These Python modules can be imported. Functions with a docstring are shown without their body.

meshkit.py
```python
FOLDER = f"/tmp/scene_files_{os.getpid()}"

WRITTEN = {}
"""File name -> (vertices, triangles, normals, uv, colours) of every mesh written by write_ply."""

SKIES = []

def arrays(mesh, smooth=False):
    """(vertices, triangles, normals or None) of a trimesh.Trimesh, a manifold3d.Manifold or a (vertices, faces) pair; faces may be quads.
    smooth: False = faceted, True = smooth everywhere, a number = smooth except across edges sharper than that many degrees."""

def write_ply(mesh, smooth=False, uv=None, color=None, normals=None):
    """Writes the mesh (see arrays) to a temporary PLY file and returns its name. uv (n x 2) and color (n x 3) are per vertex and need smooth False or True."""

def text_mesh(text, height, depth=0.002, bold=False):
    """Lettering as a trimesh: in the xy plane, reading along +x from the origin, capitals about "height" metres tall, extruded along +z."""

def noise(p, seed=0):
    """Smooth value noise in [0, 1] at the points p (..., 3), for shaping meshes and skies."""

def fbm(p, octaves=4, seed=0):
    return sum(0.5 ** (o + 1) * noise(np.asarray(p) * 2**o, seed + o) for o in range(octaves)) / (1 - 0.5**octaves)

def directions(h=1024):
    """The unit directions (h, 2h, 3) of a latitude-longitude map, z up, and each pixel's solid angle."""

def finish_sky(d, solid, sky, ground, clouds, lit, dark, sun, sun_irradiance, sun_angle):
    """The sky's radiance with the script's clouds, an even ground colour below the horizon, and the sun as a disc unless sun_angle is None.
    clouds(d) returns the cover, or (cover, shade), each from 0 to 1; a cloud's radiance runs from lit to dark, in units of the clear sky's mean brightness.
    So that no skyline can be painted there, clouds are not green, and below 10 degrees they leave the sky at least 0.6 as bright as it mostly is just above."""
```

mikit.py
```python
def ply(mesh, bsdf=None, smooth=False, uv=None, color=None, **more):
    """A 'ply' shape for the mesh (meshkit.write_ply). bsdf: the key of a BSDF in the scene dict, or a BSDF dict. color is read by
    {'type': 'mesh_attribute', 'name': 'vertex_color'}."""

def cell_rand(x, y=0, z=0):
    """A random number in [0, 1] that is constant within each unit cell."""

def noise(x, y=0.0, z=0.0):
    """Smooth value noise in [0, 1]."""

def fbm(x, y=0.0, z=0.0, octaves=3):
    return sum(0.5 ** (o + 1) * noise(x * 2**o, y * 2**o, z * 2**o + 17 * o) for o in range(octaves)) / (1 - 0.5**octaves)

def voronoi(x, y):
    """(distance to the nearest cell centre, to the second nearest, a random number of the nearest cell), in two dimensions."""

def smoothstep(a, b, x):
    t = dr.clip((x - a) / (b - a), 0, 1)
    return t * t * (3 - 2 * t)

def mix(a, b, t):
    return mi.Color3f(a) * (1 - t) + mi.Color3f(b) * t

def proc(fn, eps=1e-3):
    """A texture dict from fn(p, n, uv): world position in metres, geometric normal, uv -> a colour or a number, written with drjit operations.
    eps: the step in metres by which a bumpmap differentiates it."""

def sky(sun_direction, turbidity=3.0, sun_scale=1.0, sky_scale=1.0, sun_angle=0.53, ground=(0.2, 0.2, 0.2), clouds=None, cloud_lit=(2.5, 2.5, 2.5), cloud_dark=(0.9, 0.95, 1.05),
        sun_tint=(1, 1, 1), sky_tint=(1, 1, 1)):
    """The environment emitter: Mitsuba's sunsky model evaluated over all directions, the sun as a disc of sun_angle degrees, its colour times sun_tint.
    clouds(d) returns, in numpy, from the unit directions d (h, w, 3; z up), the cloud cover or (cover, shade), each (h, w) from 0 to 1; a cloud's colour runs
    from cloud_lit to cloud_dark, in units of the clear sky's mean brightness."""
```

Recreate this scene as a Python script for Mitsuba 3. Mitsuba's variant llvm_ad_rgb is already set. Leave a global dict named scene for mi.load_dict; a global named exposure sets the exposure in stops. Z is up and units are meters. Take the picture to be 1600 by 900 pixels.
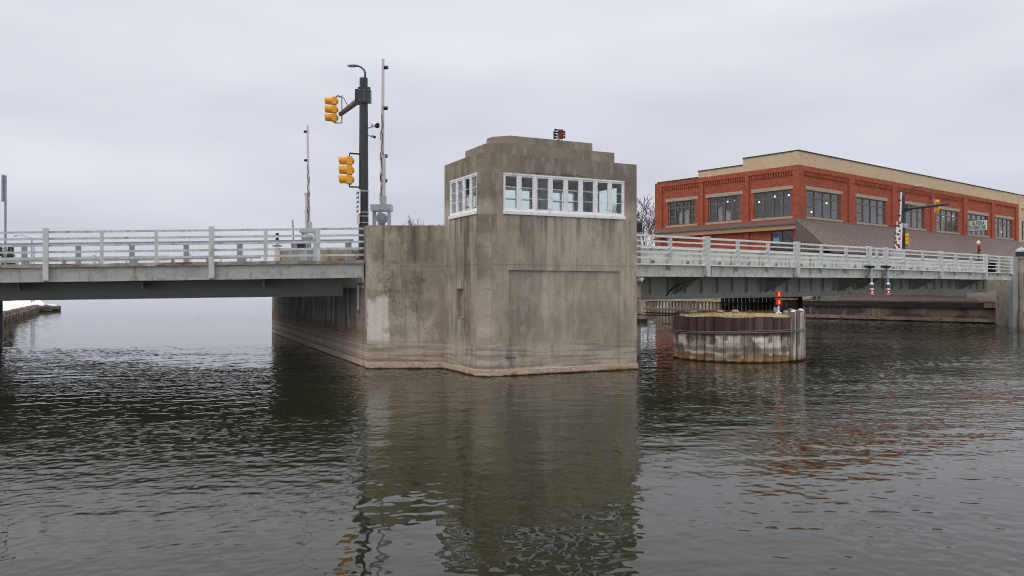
import math, random
import numpy as np, trimesh, manifold3d as m3, drjit as dr, mitsuba as mi
from shapely.geometry import Polygon
import mikit, meshkit
from mikit import noise, fbm, voronoi, smoothstep, mix, cell_rand, proc

rng = random.Random(7)
nrg = np.random.default_rng(11)
H, F = 2.95, 1260.0            # eye height above the water (m), focal length in photo pixels (1600 wide)
T = mi.ScalarTransform4f
scene, labels = {'type': 'scene'}, {}

# ------------------------------------------------------------------ camera, sky, exposure
scene['camera'] = {'type': 'perspective', 'fov': 2 * math.degrees(math.atan(800 / F)), 'fov_axis': 'x', 'near_clip': 0.1, 'far_clip': 9000.0,
                   'to_world': T().look_at(origin=[0, 0, H], target=[0, 100, H + 100 * 4 / F], up=[0, 0, 1])}


def clouds(d):
    el = np.arcsin(np.clip(d[..., 2], -1, 1))
    q = np.stack([d[..., 0] * 2.2, d[..., 1] * 2.2, el * 6.5], -1)
    big = meshkit.fbm(q + 3.1, 4, 5)
    q2 = np.stack([d[..., 0] * 5, d[..., 1] * 5, el * 17.0], -1)
    fine = meshkit.fbm(q2 + 1.7, 4, 9)
    sn = np.sin(el)
    shade = 0.95 - 0.30 * sn - 0.65 * sn ** 2 + 0.46 * (big - 0.5) + 0.17 * (fine - 0.5)
    return np.ones(el.shape), np.clip(shade, 0, 1)


scene['sky'] = mikit.sky([-0.45, -0.55, 0.75], turbidity=4, sun_scale=0.12, sun_angle=40, ground=(0.12, 0.12, 0.11), clouds=clouds,
                         cloud_lit=(3.9, 3.85, 4.0), cloud_dark=(1.62, 1.69, 1.90))
exposure = 1.9

# ------------------------------------------------------------------ helpers


def lin(r, g, b):
    return [((c / 255 + 0.055) / 1.055) ** 2.4 if c > 10 else c / 3294.6 for c in (r, g, b)]


def at(px, py, Y):
    return np.array([(px - 800) / F * Y, Y, H + (454 - py) / F * Y])


def zat(py, Y):
    return H + (454 - py) / F * Y


class MB:
    """Collects pieces into one mesh."""
    def __init__(self):
        self.v, self.f, self.n = [], [], 0

    def add(self, v, f):
        v = np.asarray(v, float); f = np.asarray(f, int)
        if f.shape[1] == 4:
            f = np.vstack([f[:, [0, 1, 2]], f[:, [0, 2, 3]]])
        self.v.append(v); self.f.append(f + self.n); self.n += len(v)
        return self

    def mesh(self, m):
        if hasattr(m, 'to_mesh'):
            q = m.to_mesh(); return self.add(q.vert_properties[:, :3], q.tri_verts)
        return self.add(m.vertices, m.faces)

    def hexa(self, c):        # 8 corners: bottom ring (4, counter-clockwise from above), top ring
        return self.add(c, [[3, 2, 1, 0], [4, 5, 6, 7], [0, 1, 5, 4], [1, 2, 6, 5], [2, 3, 7, 6], [3, 0, 4, 7]])

    def box(self, x0, x1, y0, y1, z0, z1):
        return self.hexa([[x0, y0, z0], [x1, y0, z0], [x1, y1, z0], [x0, y1, z0], [x0, y0, z1], [x1, y0, z1], [x1, y1, z1], [x0, y1, z1]])

    def beam(self, p, q, w, h, up=(0, 0, 1), w2=None, h2=None):
        p, q, up = (np.asarray(a, float) for a in (p, q, up))
        d = (q - p) / np.linalg.norm(q - p)
        s = np.cross(d, up)
        if np.linalg.norm(s) < 1e-6:
            s = np.cross(d, [0, 1, 0.0])
        s /= np.linalg.norm(s); t = np.cross(s, d)
        w2, h2 = w2 or w, h2 or h
        c = [p - s * w / 2 - t * h / 2, p + s * w / 2 - t * h / 2, p + s * w / 2 + t * h / 2, p - s * w / 2 + t * h / 2,
             q - s * w2 / 2 - t * h2 / 2, q + s * w2 / 2 - t * h2 / 2, q + s * w2 / 2 + t * h2 / 2, q - s * w2 / 2 + t * h2 / 2]
        return self.hexa(c)

    def tube(self, pts, r, seg=10, caps=True):
        pts = np.asarray(pts, float)
        r = np.broadcast_to(np.asarray(r, float), len(pts))
        tan = np.gradient(pts, axis=0); tan /= np.linalg.norm(tan, axis=1, keepdims=True) + 1e-12
        ref = np.array([0, 0, 1.0]) if abs(tan[0][2]) < 0.9 else np.array([1.0, 0, 0])
        a = np.arange(seg) * 2 * math.pi / seg
        vs = []
        for i in range(len(pts)):
            s = np.cross(tan[i], ref); s /= np.linalg.norm(s) + 1e-12; t = np.cross(s, tan[i])
            vs.append(pts[i] + r[i] * (np.cos(a)[:, None] * s + np.sin(a)[:, None] * t))
        f = []
        for i in range(len(pts) - 1):
            for k in range(seg):
                k2 = (k + 1) % seg
                f.append([i * seg + k, (i + 1) * seg + k, (i + 1) * seg + k2, i * seg + k2])
        f = np.asarray(f)[:, ::-1]
        v = np.vstack(vs)
        tri = [np.vstack([f[:, [0, 1, 2]], f[:, [0, 2, 3]]])]
        if caps:
            n = len(v); v = np.vstack([v, pts[0], pts[-1]])
            e = (len(pts) - 1) * seg
            tri.append([[n, (k + 1) % seg, k] for k in range(seg)])
            tri.append([[n + 1, e + k, e + (k + 1) % seg] for k in range(seg)])
            tri[1] = np.asarray(tri[1])[:, ::-1]; tri[2] = np.asarray(tri[2])[:, ::-1]
            tri = [np.asarray(x) for x in tri]
        m = trimesh.Trimesh(v, np.vstack(tri), process=False)
        if m.volume < 0:
            m.invert()
        return self.mesh(m)

    def prism(self, ring, z0, z1):     # ring: counter-clockwise xy points, convex or not
        m = trimesh.creation.extrude_polygon(Polygon(ring), z1 - z0, engine='earcut'); m.apply_translation([0, 0, z0])
        return self.mesh(m)

    def sheet(self, ring3, thick):     # planar polygon in 3-D given a thickness along its normal (both ways)
        r = np.asarray(ring3, float); n = np.cross(r[1] - r[0], r[2] - r[0]); n /= np.linalg.norm(n)
        k = len(r); v = np.vstack([r - n * thick / 2, r + n * thick / 2])
        f = [[0, i + 1, i] for i in range(1, k - 1)] + [[k, k + i, k + i + 1] for i in range(1, k - 1)]
        for i in range(k):
            j = (i + 1) % k; f += [[i, j, k + j], [i, k + j, k + i]]
        return self.add(v, f)

    def sphere(self, c, r, sub=2, scale=(1, 1, 1)):
        m = trimesh.creation.icosphere(subdivisions=sub, radius=1.0); m.apply_scale(np.asarray(scale) * r); m.apply_translation(c)
        return self.mesh(m)

    def get(self):
        return trimesh.Trimesh(np.vstack(self.v), np.vstack(self.f), process=False)


def numbered(k):
    if k not in scene and k not in labels and not any(s.startswith(k + '__') for s in scene):
        return k
    i = 1
    while f'{k}_{i:03d}' in scene or f'{k}_{i:03d}' in labels or any(s.startswith(f'{k}_{i:03d}__') for s in scene):
        i += 1
    return f'{k}_{i:03d}'


_used = set()


def thing(name, label, cat, group=None):
    k = name; i = 0
    while k in _used:
        i += 1; k = f'{name}_{i:03d}'
    _used.add(k)
    labels[k] = {'label': label, 'category': cat}
    if group:
        labels[k]['group'] = group
    return k


def put(name, mesh, bsdf, parent=None, smooth=False, kind=None, label=None, **more):
    base = (parent + '__' if parent else '') + name
    k = base; i = 0
    while k in _used:
        i += 1; k = f'{base}_{i:03d}'
    _used.add(k)
    if isinstance(mesh, MB):
        mesh = mesh.get()
    scene[k] = mikit.ply(mesh, bsdf, smooth=smooth, **more)
    if kind or label:
        labels[k] = {**({'kind': kind} if kind else {}), **({'label': label} if label else {})}
    return k


def solo(name, mesh, bsdf, label, cat, group=None, smooth=False, **more):
    """A thing that is one mesh."""
    k = thing(name, label, cat, group)
    scene[k] = mikit.ply(mesh.get() if isinstance(mesh, MB) else mesh, bsdf, smooth=smooth, **more)
    return k


def bolts(pts, nrm, r=0.018, h=0.02):
    """Small bolt heads at the points, facing nrm."""
    mb = MB(); nrm = np.asarray(nrm, float)
    for p in pts:
        mb.tube([np.asarray(p) - nrm * 0.004, np.asarray(p) + nrm * h], [r, r * 0.7], 6)
    return mb


class Frame:
    """Local axes on the ground: a along u, b along w, z up (with an optional slope and sag along a)."""
    def __init__(self, o, u, w=None, zf=None):
        self.o = np.asarray(o, float); self.u = np.asarray(u, float) / np.linalg.norm(u)
        w = np.array([-self.u[1], self.u[0]]) if w is None else np.asarray(w, float)
        self.w = w / np.linalg.norm(w); self.zf = zf or (lambda a: 0.0)

    def pt(self, a, b, z):
        q = self.o + self.u * a + self.w * b
        return np.array([q[0], q[1], z + self.zf(a)])

    def vec(self, a, b, z=0):
        q = self.u * a + self.w * b
        return np.array([q[0], q[1], z])

    def box(self, mb, a0, a1, b0, b1, z0, z1, n=1):
        for i in range(n):
            s, e = a0 + (a1 - a0) * i / n, a0 + (a1 - a0) * (i + 1) / n
            c = [self.pt(s, b0, z0), self.pt(e, b0, z0), self.pt(e, b1, z0), self.pt(s, b1, z0), self.pt(s, b0, z1), self.pt(e, b0, z1), self.pt(e, b1, z1), self.pt(s, b1, z1)]
            mb.hexa(c)
        return mb

    def a_of(self, px, b=0.0):
        """The a at which the line at offset b is met when looking along the bearing px."""
        t = (px - 800) / F; o = self.o + self.w * b
        return (t * o[1] - o[0]) / (self.u[0] - t * self.u[1])

    def mani(self, m):
        """A manifold in local axes, moved to the world."""
        u, w = self.u, self.w
        return m.transform(np.array([[u[0], w[0], 0, self.o[0]], [u[1], w[1], 0, self.o[1]], [0, 0, 1, 0]]))


def cube(a0, a1, b0, b1, z0, z1):
    return m3.Manifold.cube([a1 - a0, b1 - b0, z1 - z0]).translate([a0, b0, z0])


def extr(ring, z0, z1):
    return m3.Manifold.extrude(m3.CrossSection([np.asarray(ring, float)]), z1 - z0).translate([0, 0, z0])


def curve(p, q, sag, n=14):
    p, q = np.asarray(p, float), np.asarray(q, float)
    t = np.linspace(0, 1, n)[:, None]
    c = p * (1 - t) + q * t; c[:, 2] -= (4 * sag * t * (1 - t))[:, 0]
    return c


# ------------------------------------------------------------------ materials
def bs(name, d):
    scene[name] = d
    return name


def flat(name, rgb, rough=0.6, spec=0.35, metallic=0.0, **k):
    return bs(name, {'type': 'twosided', 'bsdf': {'type': 'principled', 'base_color': {'type': 'rgb', 'value': list(rgb)}, 'roughness': rough, 'specular': spec, 'metallic': metallic, **k}})


def surf(name, fn, rough=0.7, spec=0.3, bump=None, eps=4e-3):
    b = {'type': 'principled', 'base_color': proc(fn), 'roughness': rough, 'specular': spec}
    if bump is not None:
        b = {'type': 'bumpmap', 'arbitrary': proc(bump, eps=eps), 'scale': 1.0, 'bsdf': b}
    return bs(name, {'type': 'twosided', 'bsdf': b})


def grime(p, n, uv, c, dirt, amt=0.5):
    g = fbm(p.x * 3 + p.y * 2, p.y * 1.1, p.z * 3, 4)
    st = fbm(p.x * 9 + p.y * 7, p.z * 0.9, 3.0, 3)
    return mix(c, dirt, dr.clip(amt * (smoothstep(0.45, 0.8, g) + 0.7 * smoothstep(0.5, 0.85, st)), 0, 1))


TU, TW = np.array([0.896, 0.443]), np.array([-0.443, 0.896])
CONC_A, CONC_B, CONC_D = lin(180, 170, 154), lin(154, 144, 129), lin(86, 79, 71)


def tower_concrete(p, n, uv):
    a = (p.x + 1.044) * 0.896 + (p.y - 27.39) * 0.443
    b = -(p.x + 1.044) * 0.443 + (p.y - 27.39) * 0.896
    h = a + 1.37 * b
    c = mix(CONC_A, CONC_B, smoothstep(0.3, 0.7, fbm(h * 0.7, p.z * 0.6, 5.0, 4)))
    wide = fbm(h * 1.9, p.z * 0.16, 2.0, 3)
    thin = fbm(h * 8.0, p.z * 0.33, 9.0, 4)
    upper = smoothstep(0.9, 1.6, p.z)
    left = 1 - smoothstep(0.0, 0.35, a)
    c = mix(c, CONC_D, dr.clip(upper * (0.5 * smoothstep(0.5, 0.78, wide) + 0.5 * smoothstep(0.54, 0.8, thin)) * (0.6 + 0.65 * left), 0, 0.85))
    c = mix(c, lin(118, 108, 96), 0.66 * smoothstep(5.85, 6.35, p.z + 0.5 * (thin - 0.5)))
    c = mix(c, CONC_D, 0.45 * left * smoothstep(3.0, 3.6, p.z) * (1 - smoothstep(4.6, 5.6, p.z)) * smoothstep(0.35, 0.6, fbm(h * 2.6, p.z * 0.3, 7.0, 3)))
    # spalled strip over the front windows, runs under the sill, worn arris of the corner
    sp = smoothstep(0.0, 0.03, 0.035 + 0.16 * (fbm(a * 5.0, p.z * 7, 3.0, 4) - 0.55) - dr.abs(p.z - 7.075)) * smoothstep(1.2, 1.7, a) * (1 - smoothstep(3.9, 4.6, a))
    c = mix(c, lin(84, 74, 62), 0.8 * sp)
    c = mix(c, lin(96, 88, 78), 0.55 * smoothstep(0.55, 0.72, fbm(h * 6, p.z * 0.2, 41.0, 3)) * smoothstep(4.3, 5.5, p.z) * (1 - smoothstep(5.55, 5.6, p.z)))
    ar = dr.exp(-dr.square((a - 0.33) / 0.035)) * (1 - smoothstep(0.1, 0.2, b))
    c = mix(c, lin(204, 194, 178), 0.45 * ar * smoothstep(0.45, 0.62, fbm(p.z * 5.0, a * 20, 9.0, 4)) * (1 - smoothstep(5.6, 6.2, p.z)))
    # lift joints
    c = c * (1 - 0.35 * dr.exp(-dr.square((p.z - 3.855 + 0.012 * noise(h * 3)) / 0.014)))
    c = c * (1 - 0.13 * dr.exp(-dr.square((p.z - 6.93) / 0.02)))
    # cracks, pocks and repairs
    f1, f2, cr = voronoi(h * 1.1 + 0.5 * fbm(h * 4, p.z * 4), p.z * 1.1 + 0.5 * fbm(h * 4, p.z * 4, 5.0))
    c = c * (1 - 0.3 * (1 - smoothstep(0.0, 0.016, f2 - f1)) * smoothstep(0.52, 0.62, noise(h * 0.9, p.z * 0.8, 3.0)))
    pk = noise(h * 42, p.z * 42, 1.0)
    c = c * (1 - 0.35 * smoothstep(0.88, 0.95, pk))
    c = mix(c, lin(188, 180, 168), 0.8 * smoothstep(0.0, 0.06, 0.17 - dr.sqrt(dr.square((a - 0.52) / 1.6) + dr.square((p.z - 1.06) * 2.0 + 0.2 * (noise(a * 9, p.z * 9) - 0.5)))))
    # tide stains
    t = fbm(h * 0.8, p.z * 15.0 + 0.5 * fbm(h * 2.0, 1.0), 3.0, 4)
    zone = 1 - smoothstep(0.92, 1.22, p.z + 0.05 * (fbm(h * 1.5) - 0.5))
    c = mix(c, mix(lin(120, 113, 105), lin(186, 174, 158), smoothstep(0.3, 0.62, t)), zone * 0.55)
    c = mix(c, lin(98, 94, 89), 0.6 * (smoothstep(0.22, 0.3, p.z) - smoothstep(0.36, 0.52, p.z + 0.18 * fbm(h * 1.7, 4.0))) * smoothstep(0.3, 0.6, fbm(h * 0.9, 8.0)))
    bd = h / 0.61; bl = dr.abs(bd - dr.floor(bd) - 0.5) - 0.5
    c = c * (1 - 0.16 * dr.exp(-dr.square(bl / 0.02)) * upper * smoothstep(0.35, 0.6, noise(dr.floor(bd + 0.5) * 3.3, p.z * 0.7)))
    mott = fbm(h * 4.6, p.z * 1.9, 12.0, 5)
    c = mix(c, lin(196, 186, 172), 0.26 * smoothstep(0.56, 0.72, mott)); c = mix(c, lin(106, 99, 90), 0.32 * smoothstep(0.54, 0.74, fbm(h * 4.1, p.z * 1.3, 33.0, 5)))
    agg = noise(h * 26, p.z * 26, 2.0)
    c = mix(c, mix(lin(158, 136, 118), lin(204, 184, 166), agg), 1 - smoothstep(0.22, 0.27, p.z + 0.02 * noise(h * 9)))
    c = mix(c, lin(150, 104, 62), (1 - smoothstep(0.06, 0.18, p.z)) * smoothstep(0.45, 0.7, fbm(h * 1.7, 3.0)) * 0.8)
    c = mix(c, lin(50, 48, 34), 1 - smoothstep(0.03, 0.085, p.z + 0.03 * noise(h * 6)))
    return c * (0.88 + 0.24 * fbm(h * 18, p.z * 18, 4.0, 3))


def tower_bump(p, n, uv):
    h = 1.3 * p.x + 0.9 * p.y
    low = 1 - smoothstep(0.2, 0.28, p.z)
    return 0.004 * fbm(h * 11, p.z * 11, 1.0, 3) + 0.006 * low * noise(h * 26, p.z * 26, 2.0) + 0.0035 * smoothstep(0.94, 0.99, dr.abs(2 * ((p.z * 6.6) - dr.floor(p.z * 6.6)) - 1)) * smoothstep(1.2, 1.4, p.z)


surf('mat_tower', tower_concrete, 0.85, 0.2, tower_bump)


def wing_concrete(p, n, uv):
    h = p.x + 0.45 * p.y; x = p.x; z = p.z
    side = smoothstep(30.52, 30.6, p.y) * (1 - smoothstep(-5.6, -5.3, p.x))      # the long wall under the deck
    c = mix(CONC_A, CONC_B, smoothstep(0.3, 0.7, fbm(h * 0.8, z * 0.8, 5.0, 4)))
    thin = fbm(h * 7.0, z * 0.35, 9.0, 4); wide = fbm(h * 1.6, z * 0.3, 2.0, 3)
    c = mix(c, CONC_D, dr.clip(0.6 * smoothstep(0.45, 0.75, wide) * smoothstep(3.8, 4.2, z) + 0.35 * smoothstep(0.5, 0.8, thin), 0, 0.8))
    # dark damp map-cracked patch, and a pale repair at the corner
    w = fbm(x * 3, z * 3, 1.0, 4)
    f1, f2, cr = voronoi(x * 5 + 1.2 * w, z * 5 + 1.2 * fbm(x * 3, z * 3, 7.0))
    damp = smoothstep(0.0, 0.35, 1 - dr.sqrt(dr.square((x + 4.35) / 0.95) + dr.square((z - 2.9) / 1.05)) + 1.7 * (w - 0.5))
    c = mix(c, lin(104, 94, 82), damp * (0.3 + 0.5 * (1 - smoothstep(0.0, 0.12, f2 - f1))) * (1 - side))
    crk = (1 - smoothstep(0.0, 0.06, f2 - f1)) * smoothstep(0.45, 0.6, fbm(x * 0.9, z * 0.9, 4.0, 3)) * (1 - side)
    c = c * (1 - 0.42 * crk)
    rep = smoothstep(0.0, 0.16, 1 - dr.maximum(dr.abs(x + 5.08) / 0.42, dr.abs(z - 1.85) / 0.92) + 0.62 * (w - 0.42))
    c = mix(c, mix(lin(228, 222, 212), lin(196, 188, 176), thin), rep * 0.9 * (1 - side))
    c = mix(c, lin(176, 168, 156), 0.7 * (1 - side) * smoothstep(0.0, 0.1, 0.16 - dr.abs(x + 5.28) + 0.2 * (w - 0.5)) * smoothstep(2.3, 2.6, z) * (1 - smoothstep(3.2, 3.5, z)))
    c = c * (1 - 0.3 * dr.exp(-dr.square((z - 3.86) / 0.013)))
    mott = fbm(x * 4.2, z * 2.6, 12.0, 5)
    c = mix(c, lin(198, 189, 176), 0.28 * smoothstep(0.56, 0.72, mott)); c = mix(c, lin(108, 101, 92), 0.32 * smoothstep(0.56, 0.74, fbm(x * 2.1, z * 2.1, 33.0, 4)))
    # the side wall: dark runs, rust brown middle, pale foot
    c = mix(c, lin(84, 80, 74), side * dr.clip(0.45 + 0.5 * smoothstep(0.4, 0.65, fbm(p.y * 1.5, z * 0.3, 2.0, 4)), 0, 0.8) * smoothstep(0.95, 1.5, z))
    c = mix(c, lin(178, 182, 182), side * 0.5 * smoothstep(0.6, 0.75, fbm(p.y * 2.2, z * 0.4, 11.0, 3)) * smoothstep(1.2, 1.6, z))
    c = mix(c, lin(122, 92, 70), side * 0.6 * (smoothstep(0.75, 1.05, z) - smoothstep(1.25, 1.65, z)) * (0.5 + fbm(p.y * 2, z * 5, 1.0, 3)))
    t = fbm(h * 0.8, z * 15.0 + 0.5 * fbm(h * 2.0, 1.0), 3.0, 4)
    zone = 1 - smoothstep(0.92, 1.22, z + 0.05 * (fbm(h * 1.5) - 0.5))
    c = mix(c, mix(lin(126, 118, 109), lin(188, 175, 158), smoothstep(0.3, 0.62, t)), zone * 0.52)
    c = mix(c, lin(90, 86, 80), 0.6 * (smoothstep(0.24, 0.3, z) - smoothstep(0.36, 0.5, z + 0.16 * fbm(h * 1.7, 4.0))))
    agg = noise(h * 26, z * 26, 2.0)
    c = mix(c, mix(lin(158, 138, 120), lin(202, 184, 166), agg), (1 - smoothstep(0.22, 0.27, z + 0.02 * noise(h * 9))))
    c = mix(c, lin(54, 52, 36), 1 - smoothstep(0.03, 0.09, z + 0.03 * noise(h * 6)))
    pk = noise(h * 40, z * 40, 1.0)
    return c * (1 - 0.35 * smoothstep(0.87, 0.95, pk)) * (0.88 + 0.24 * fbm(h * 18, z * 18, 4.0, 3))


surf('mat_wing', wing_concrete, 0.85, 0.2, tower_bump)


def old_concrete(p, n, uv):
    h = p.x * 0.8 + p.y * 0.6
    c = mix(lin(172, 162, 148), lin(138, 130, 118), smoothstep(0.3, 0.7, fbm(h * 1.1, p.z * 1.5, p.y * 0.7, 4)))
    c = mix(c, lin(92, 80, 68), 0.6 * smoothstep(0.5, 0.8, fbm(h * 6, p.z * 0.5, 9.0, 3)))
    c = mix(c, lin(120, 70, 44), 0.7 * smoothstep(0.68, 0.8, fbm(h * 1.3, p.z * 4, 21.0, 3)))
    return c * (0.85 + 0.3 * fbm(h * 14, p.z * 14, p.y * 9, 3))


surf('mat_concrete', old_concrete, 0.85, 0.2, lambda p, n, uv: 0.004 * fbm(p.x * 9 + p.y * 7, p.z * 11, 1.0, 3))


def wet_wall(p, n, uv):
    h = p.x * 0.62 - p.y * 0.78
    c = mix(lin(112, 100, 88), lin(70, 64, 57), smoothstep(0.35, 0.65, fbm(h * 0.5, p.z * 0.9, 5.0, 4)))
    c = mix(c, lin(150, 140, 122), 0.6 * smoothstep(0.6, 0.8, fbm(h * 5, p.z * 0.4, 9.0, 3)))
    return mix(c, lin(52, 62, 32), smoothstep(0.6, 0.75, fbm(h * 0.9, p.z * 2, 2.0, 3)) * (1 - smoothstep(0.3, 0.8, p.z)))


surf('mat_wet_wall', wet_wall, 0.8, 0.25)


def paint(c1, c2, amt, rust):
    def fn(p, n, uv):
        c = grime(p, n, uv, mix(c1, c2, fbm(p.x * 0.7 + p.y * 0.4, p.z * 2, 1.0, 3)), lin(120, 122, 116), amt)
        r = smoothstep(rust, rust + 0.1, fbm(p.x * 5 + p.y * 4, p.z * 1.4, 13.0, 4))
        return mix(c, lin(150, 110, 70), 0.75 * r)
    return fn


surf('mat_steel', paint(lin(172, 177, 170), lin(160, 165, 157), 0.5, 0.70), 0.45, 0.4)
surf('mat_girder_shaded', paint(lin(124, 129, 122), lin(112, 117, 110), 0.3, 0.8), 0.5, 0.3)  # steel colour darkened to paint in the shade under the deck edge
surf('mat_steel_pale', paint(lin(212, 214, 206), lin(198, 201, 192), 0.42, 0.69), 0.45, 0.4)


def fascia_right(p, n, uv):
    c = paint(lin(202, 205, 198), lin(190, 194, 186), 0.42, 0.69)(p, n, uv)
    a = (p.x - 5.74) * 0.764 + (p.y - 36.0) * 0.645
    u = a / 2.72 + 0.43
    d = dr.abs(u - dr.floor(u) - 0.5) - 0.5
    st = dr.exp(-dr.square((d + 0.045) / 0.035)) * smoothstep(0.35, 0.75, noise(dr.floor(u) * 3.7, 2.0) + 0.25 * fbm(a * 9, p.z * 2))
    return mix(c, lin(196, 168, 112), 0.55 * st)


surf('mat_girder_pale_shaded', paint(lin(164, 166, 156), lin(150, 153, 143), 0.4, 0.74), 0.5, 0.3)  # darker copy of the leaf steel, walkway shade painted into the colour
surf('mat_fascia', fascia_right, 0.5, 0.35)
surf('mat_rail', paint(lin(204, 208, 204), lin(190, 195, 192), 0.4, 0.71), 0.4, 0.45)
surf('mat_rail_white', paint(lin(226, 228, 225), lin(216, 219, 216), 0.1, 0.8), 0.4, 0.45)
flat('mat_galv', lin(140, 150, 160), 0.45, 0.5)
flat('mat_galv_pale', lin(172, 180, 186), 0.45, 0.5)
flat('mat_black', lin(30, 32, 35), 0.4, 0.5)
surf('mat_pole', lambda p, n, uv: mix(lin(44, 48, 54), lin(56, 60, 66), fbm(p.x * 6, p.y * 6, p.z * 1.2, 3)), 0.35, 0.5)
surf('mat_rust_steel', lambda p, n, uv: mix(lin(92, 78, 74), lin(120, 96, 84), fbm(p.x * 7, p.y * 7, p.z * 5, 3)), 0.55, 0.3)
surf('mat_yellow', lambda p, n, uv: mix(lin(246, 178, 52), lin(228, 158, 44), fbm(p.x * 8, p.y * 8, p.z * 6, 3)), 0.4, 0.4)
flat('mat_white', lin(232, 232, 232), 0.5, 0.35)
surf('mat_white_wood', lambda p, n, uv: mix(lin(236, 236, 238), lin(205, 203, 200), smoothstep(0.62, 0.85, fbm(p.x * 6 + p.y * 5, p.z * 9, 1.0, 4))), 0.5, 0.35)
flat('mat_red', lin(190, 40, 38), 0.5, 0.35)
flat('mat_dark', lin(42, 42, 42), 0.7, 0.2)
flat('mat_plaster', lin(206, 214, 210), 0.8, 0.2)
flat('mat_room', lin(170, 176, 174), 0.8, 0.2)
flat('mat_room_dark', lin(158, 162, 168), 0.8, 0.2)
flat('mat_ceiling_wood', lin(190, 128, 72), 0.6, 0.3)
bs('mat_glass', {'type': 'thindielectric', 'int_ior': 1.5, 'specular_transmittance': {'type': 'rgb', 'value': [0.74, 0.89, 0.86]}})
bs('mat_glass_plain', {'type': 'thindielectric', 'int_ior': 1.5, 'specular_transmittance': {'type': 'rgb', 'value': [0.82, 0.86, 0.88]}})
surf('mat_deck_soffit', lambda p, n, uv: mix(lin(110, 108, 102), lin(84, 82, 78), fbm(p.x, p.y, 1.0, 4)), 0.85, 0.2)


def curb_tex(p, n, uv):
    c = mix(lin(158, 149, 135), lin(128, 119, 106), smoothstep(0.3, 0.7, fbm(p.x * 3, p.z * 6, 1.0, 4)))
    c = mix(c, lin(122, 66, 44), 0.85 * smoothstep(0.6, 0.7, fbm(p.x * 0.9, p.z * 4, 31.0, 4)))
    c = mix(c, lin(196, 188, 174), 0.5 * smoothstep(0.6, 0.75, fbm(p.x * 2.2, p.z * 5, 17.0, 4)))
    return c * (0.85 + 0.3 * fbm(p.x * 20, p.y * 20, p.z * 20, 2))


surf('mat_curb', curb_tex, 0.85, 0.2)


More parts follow.
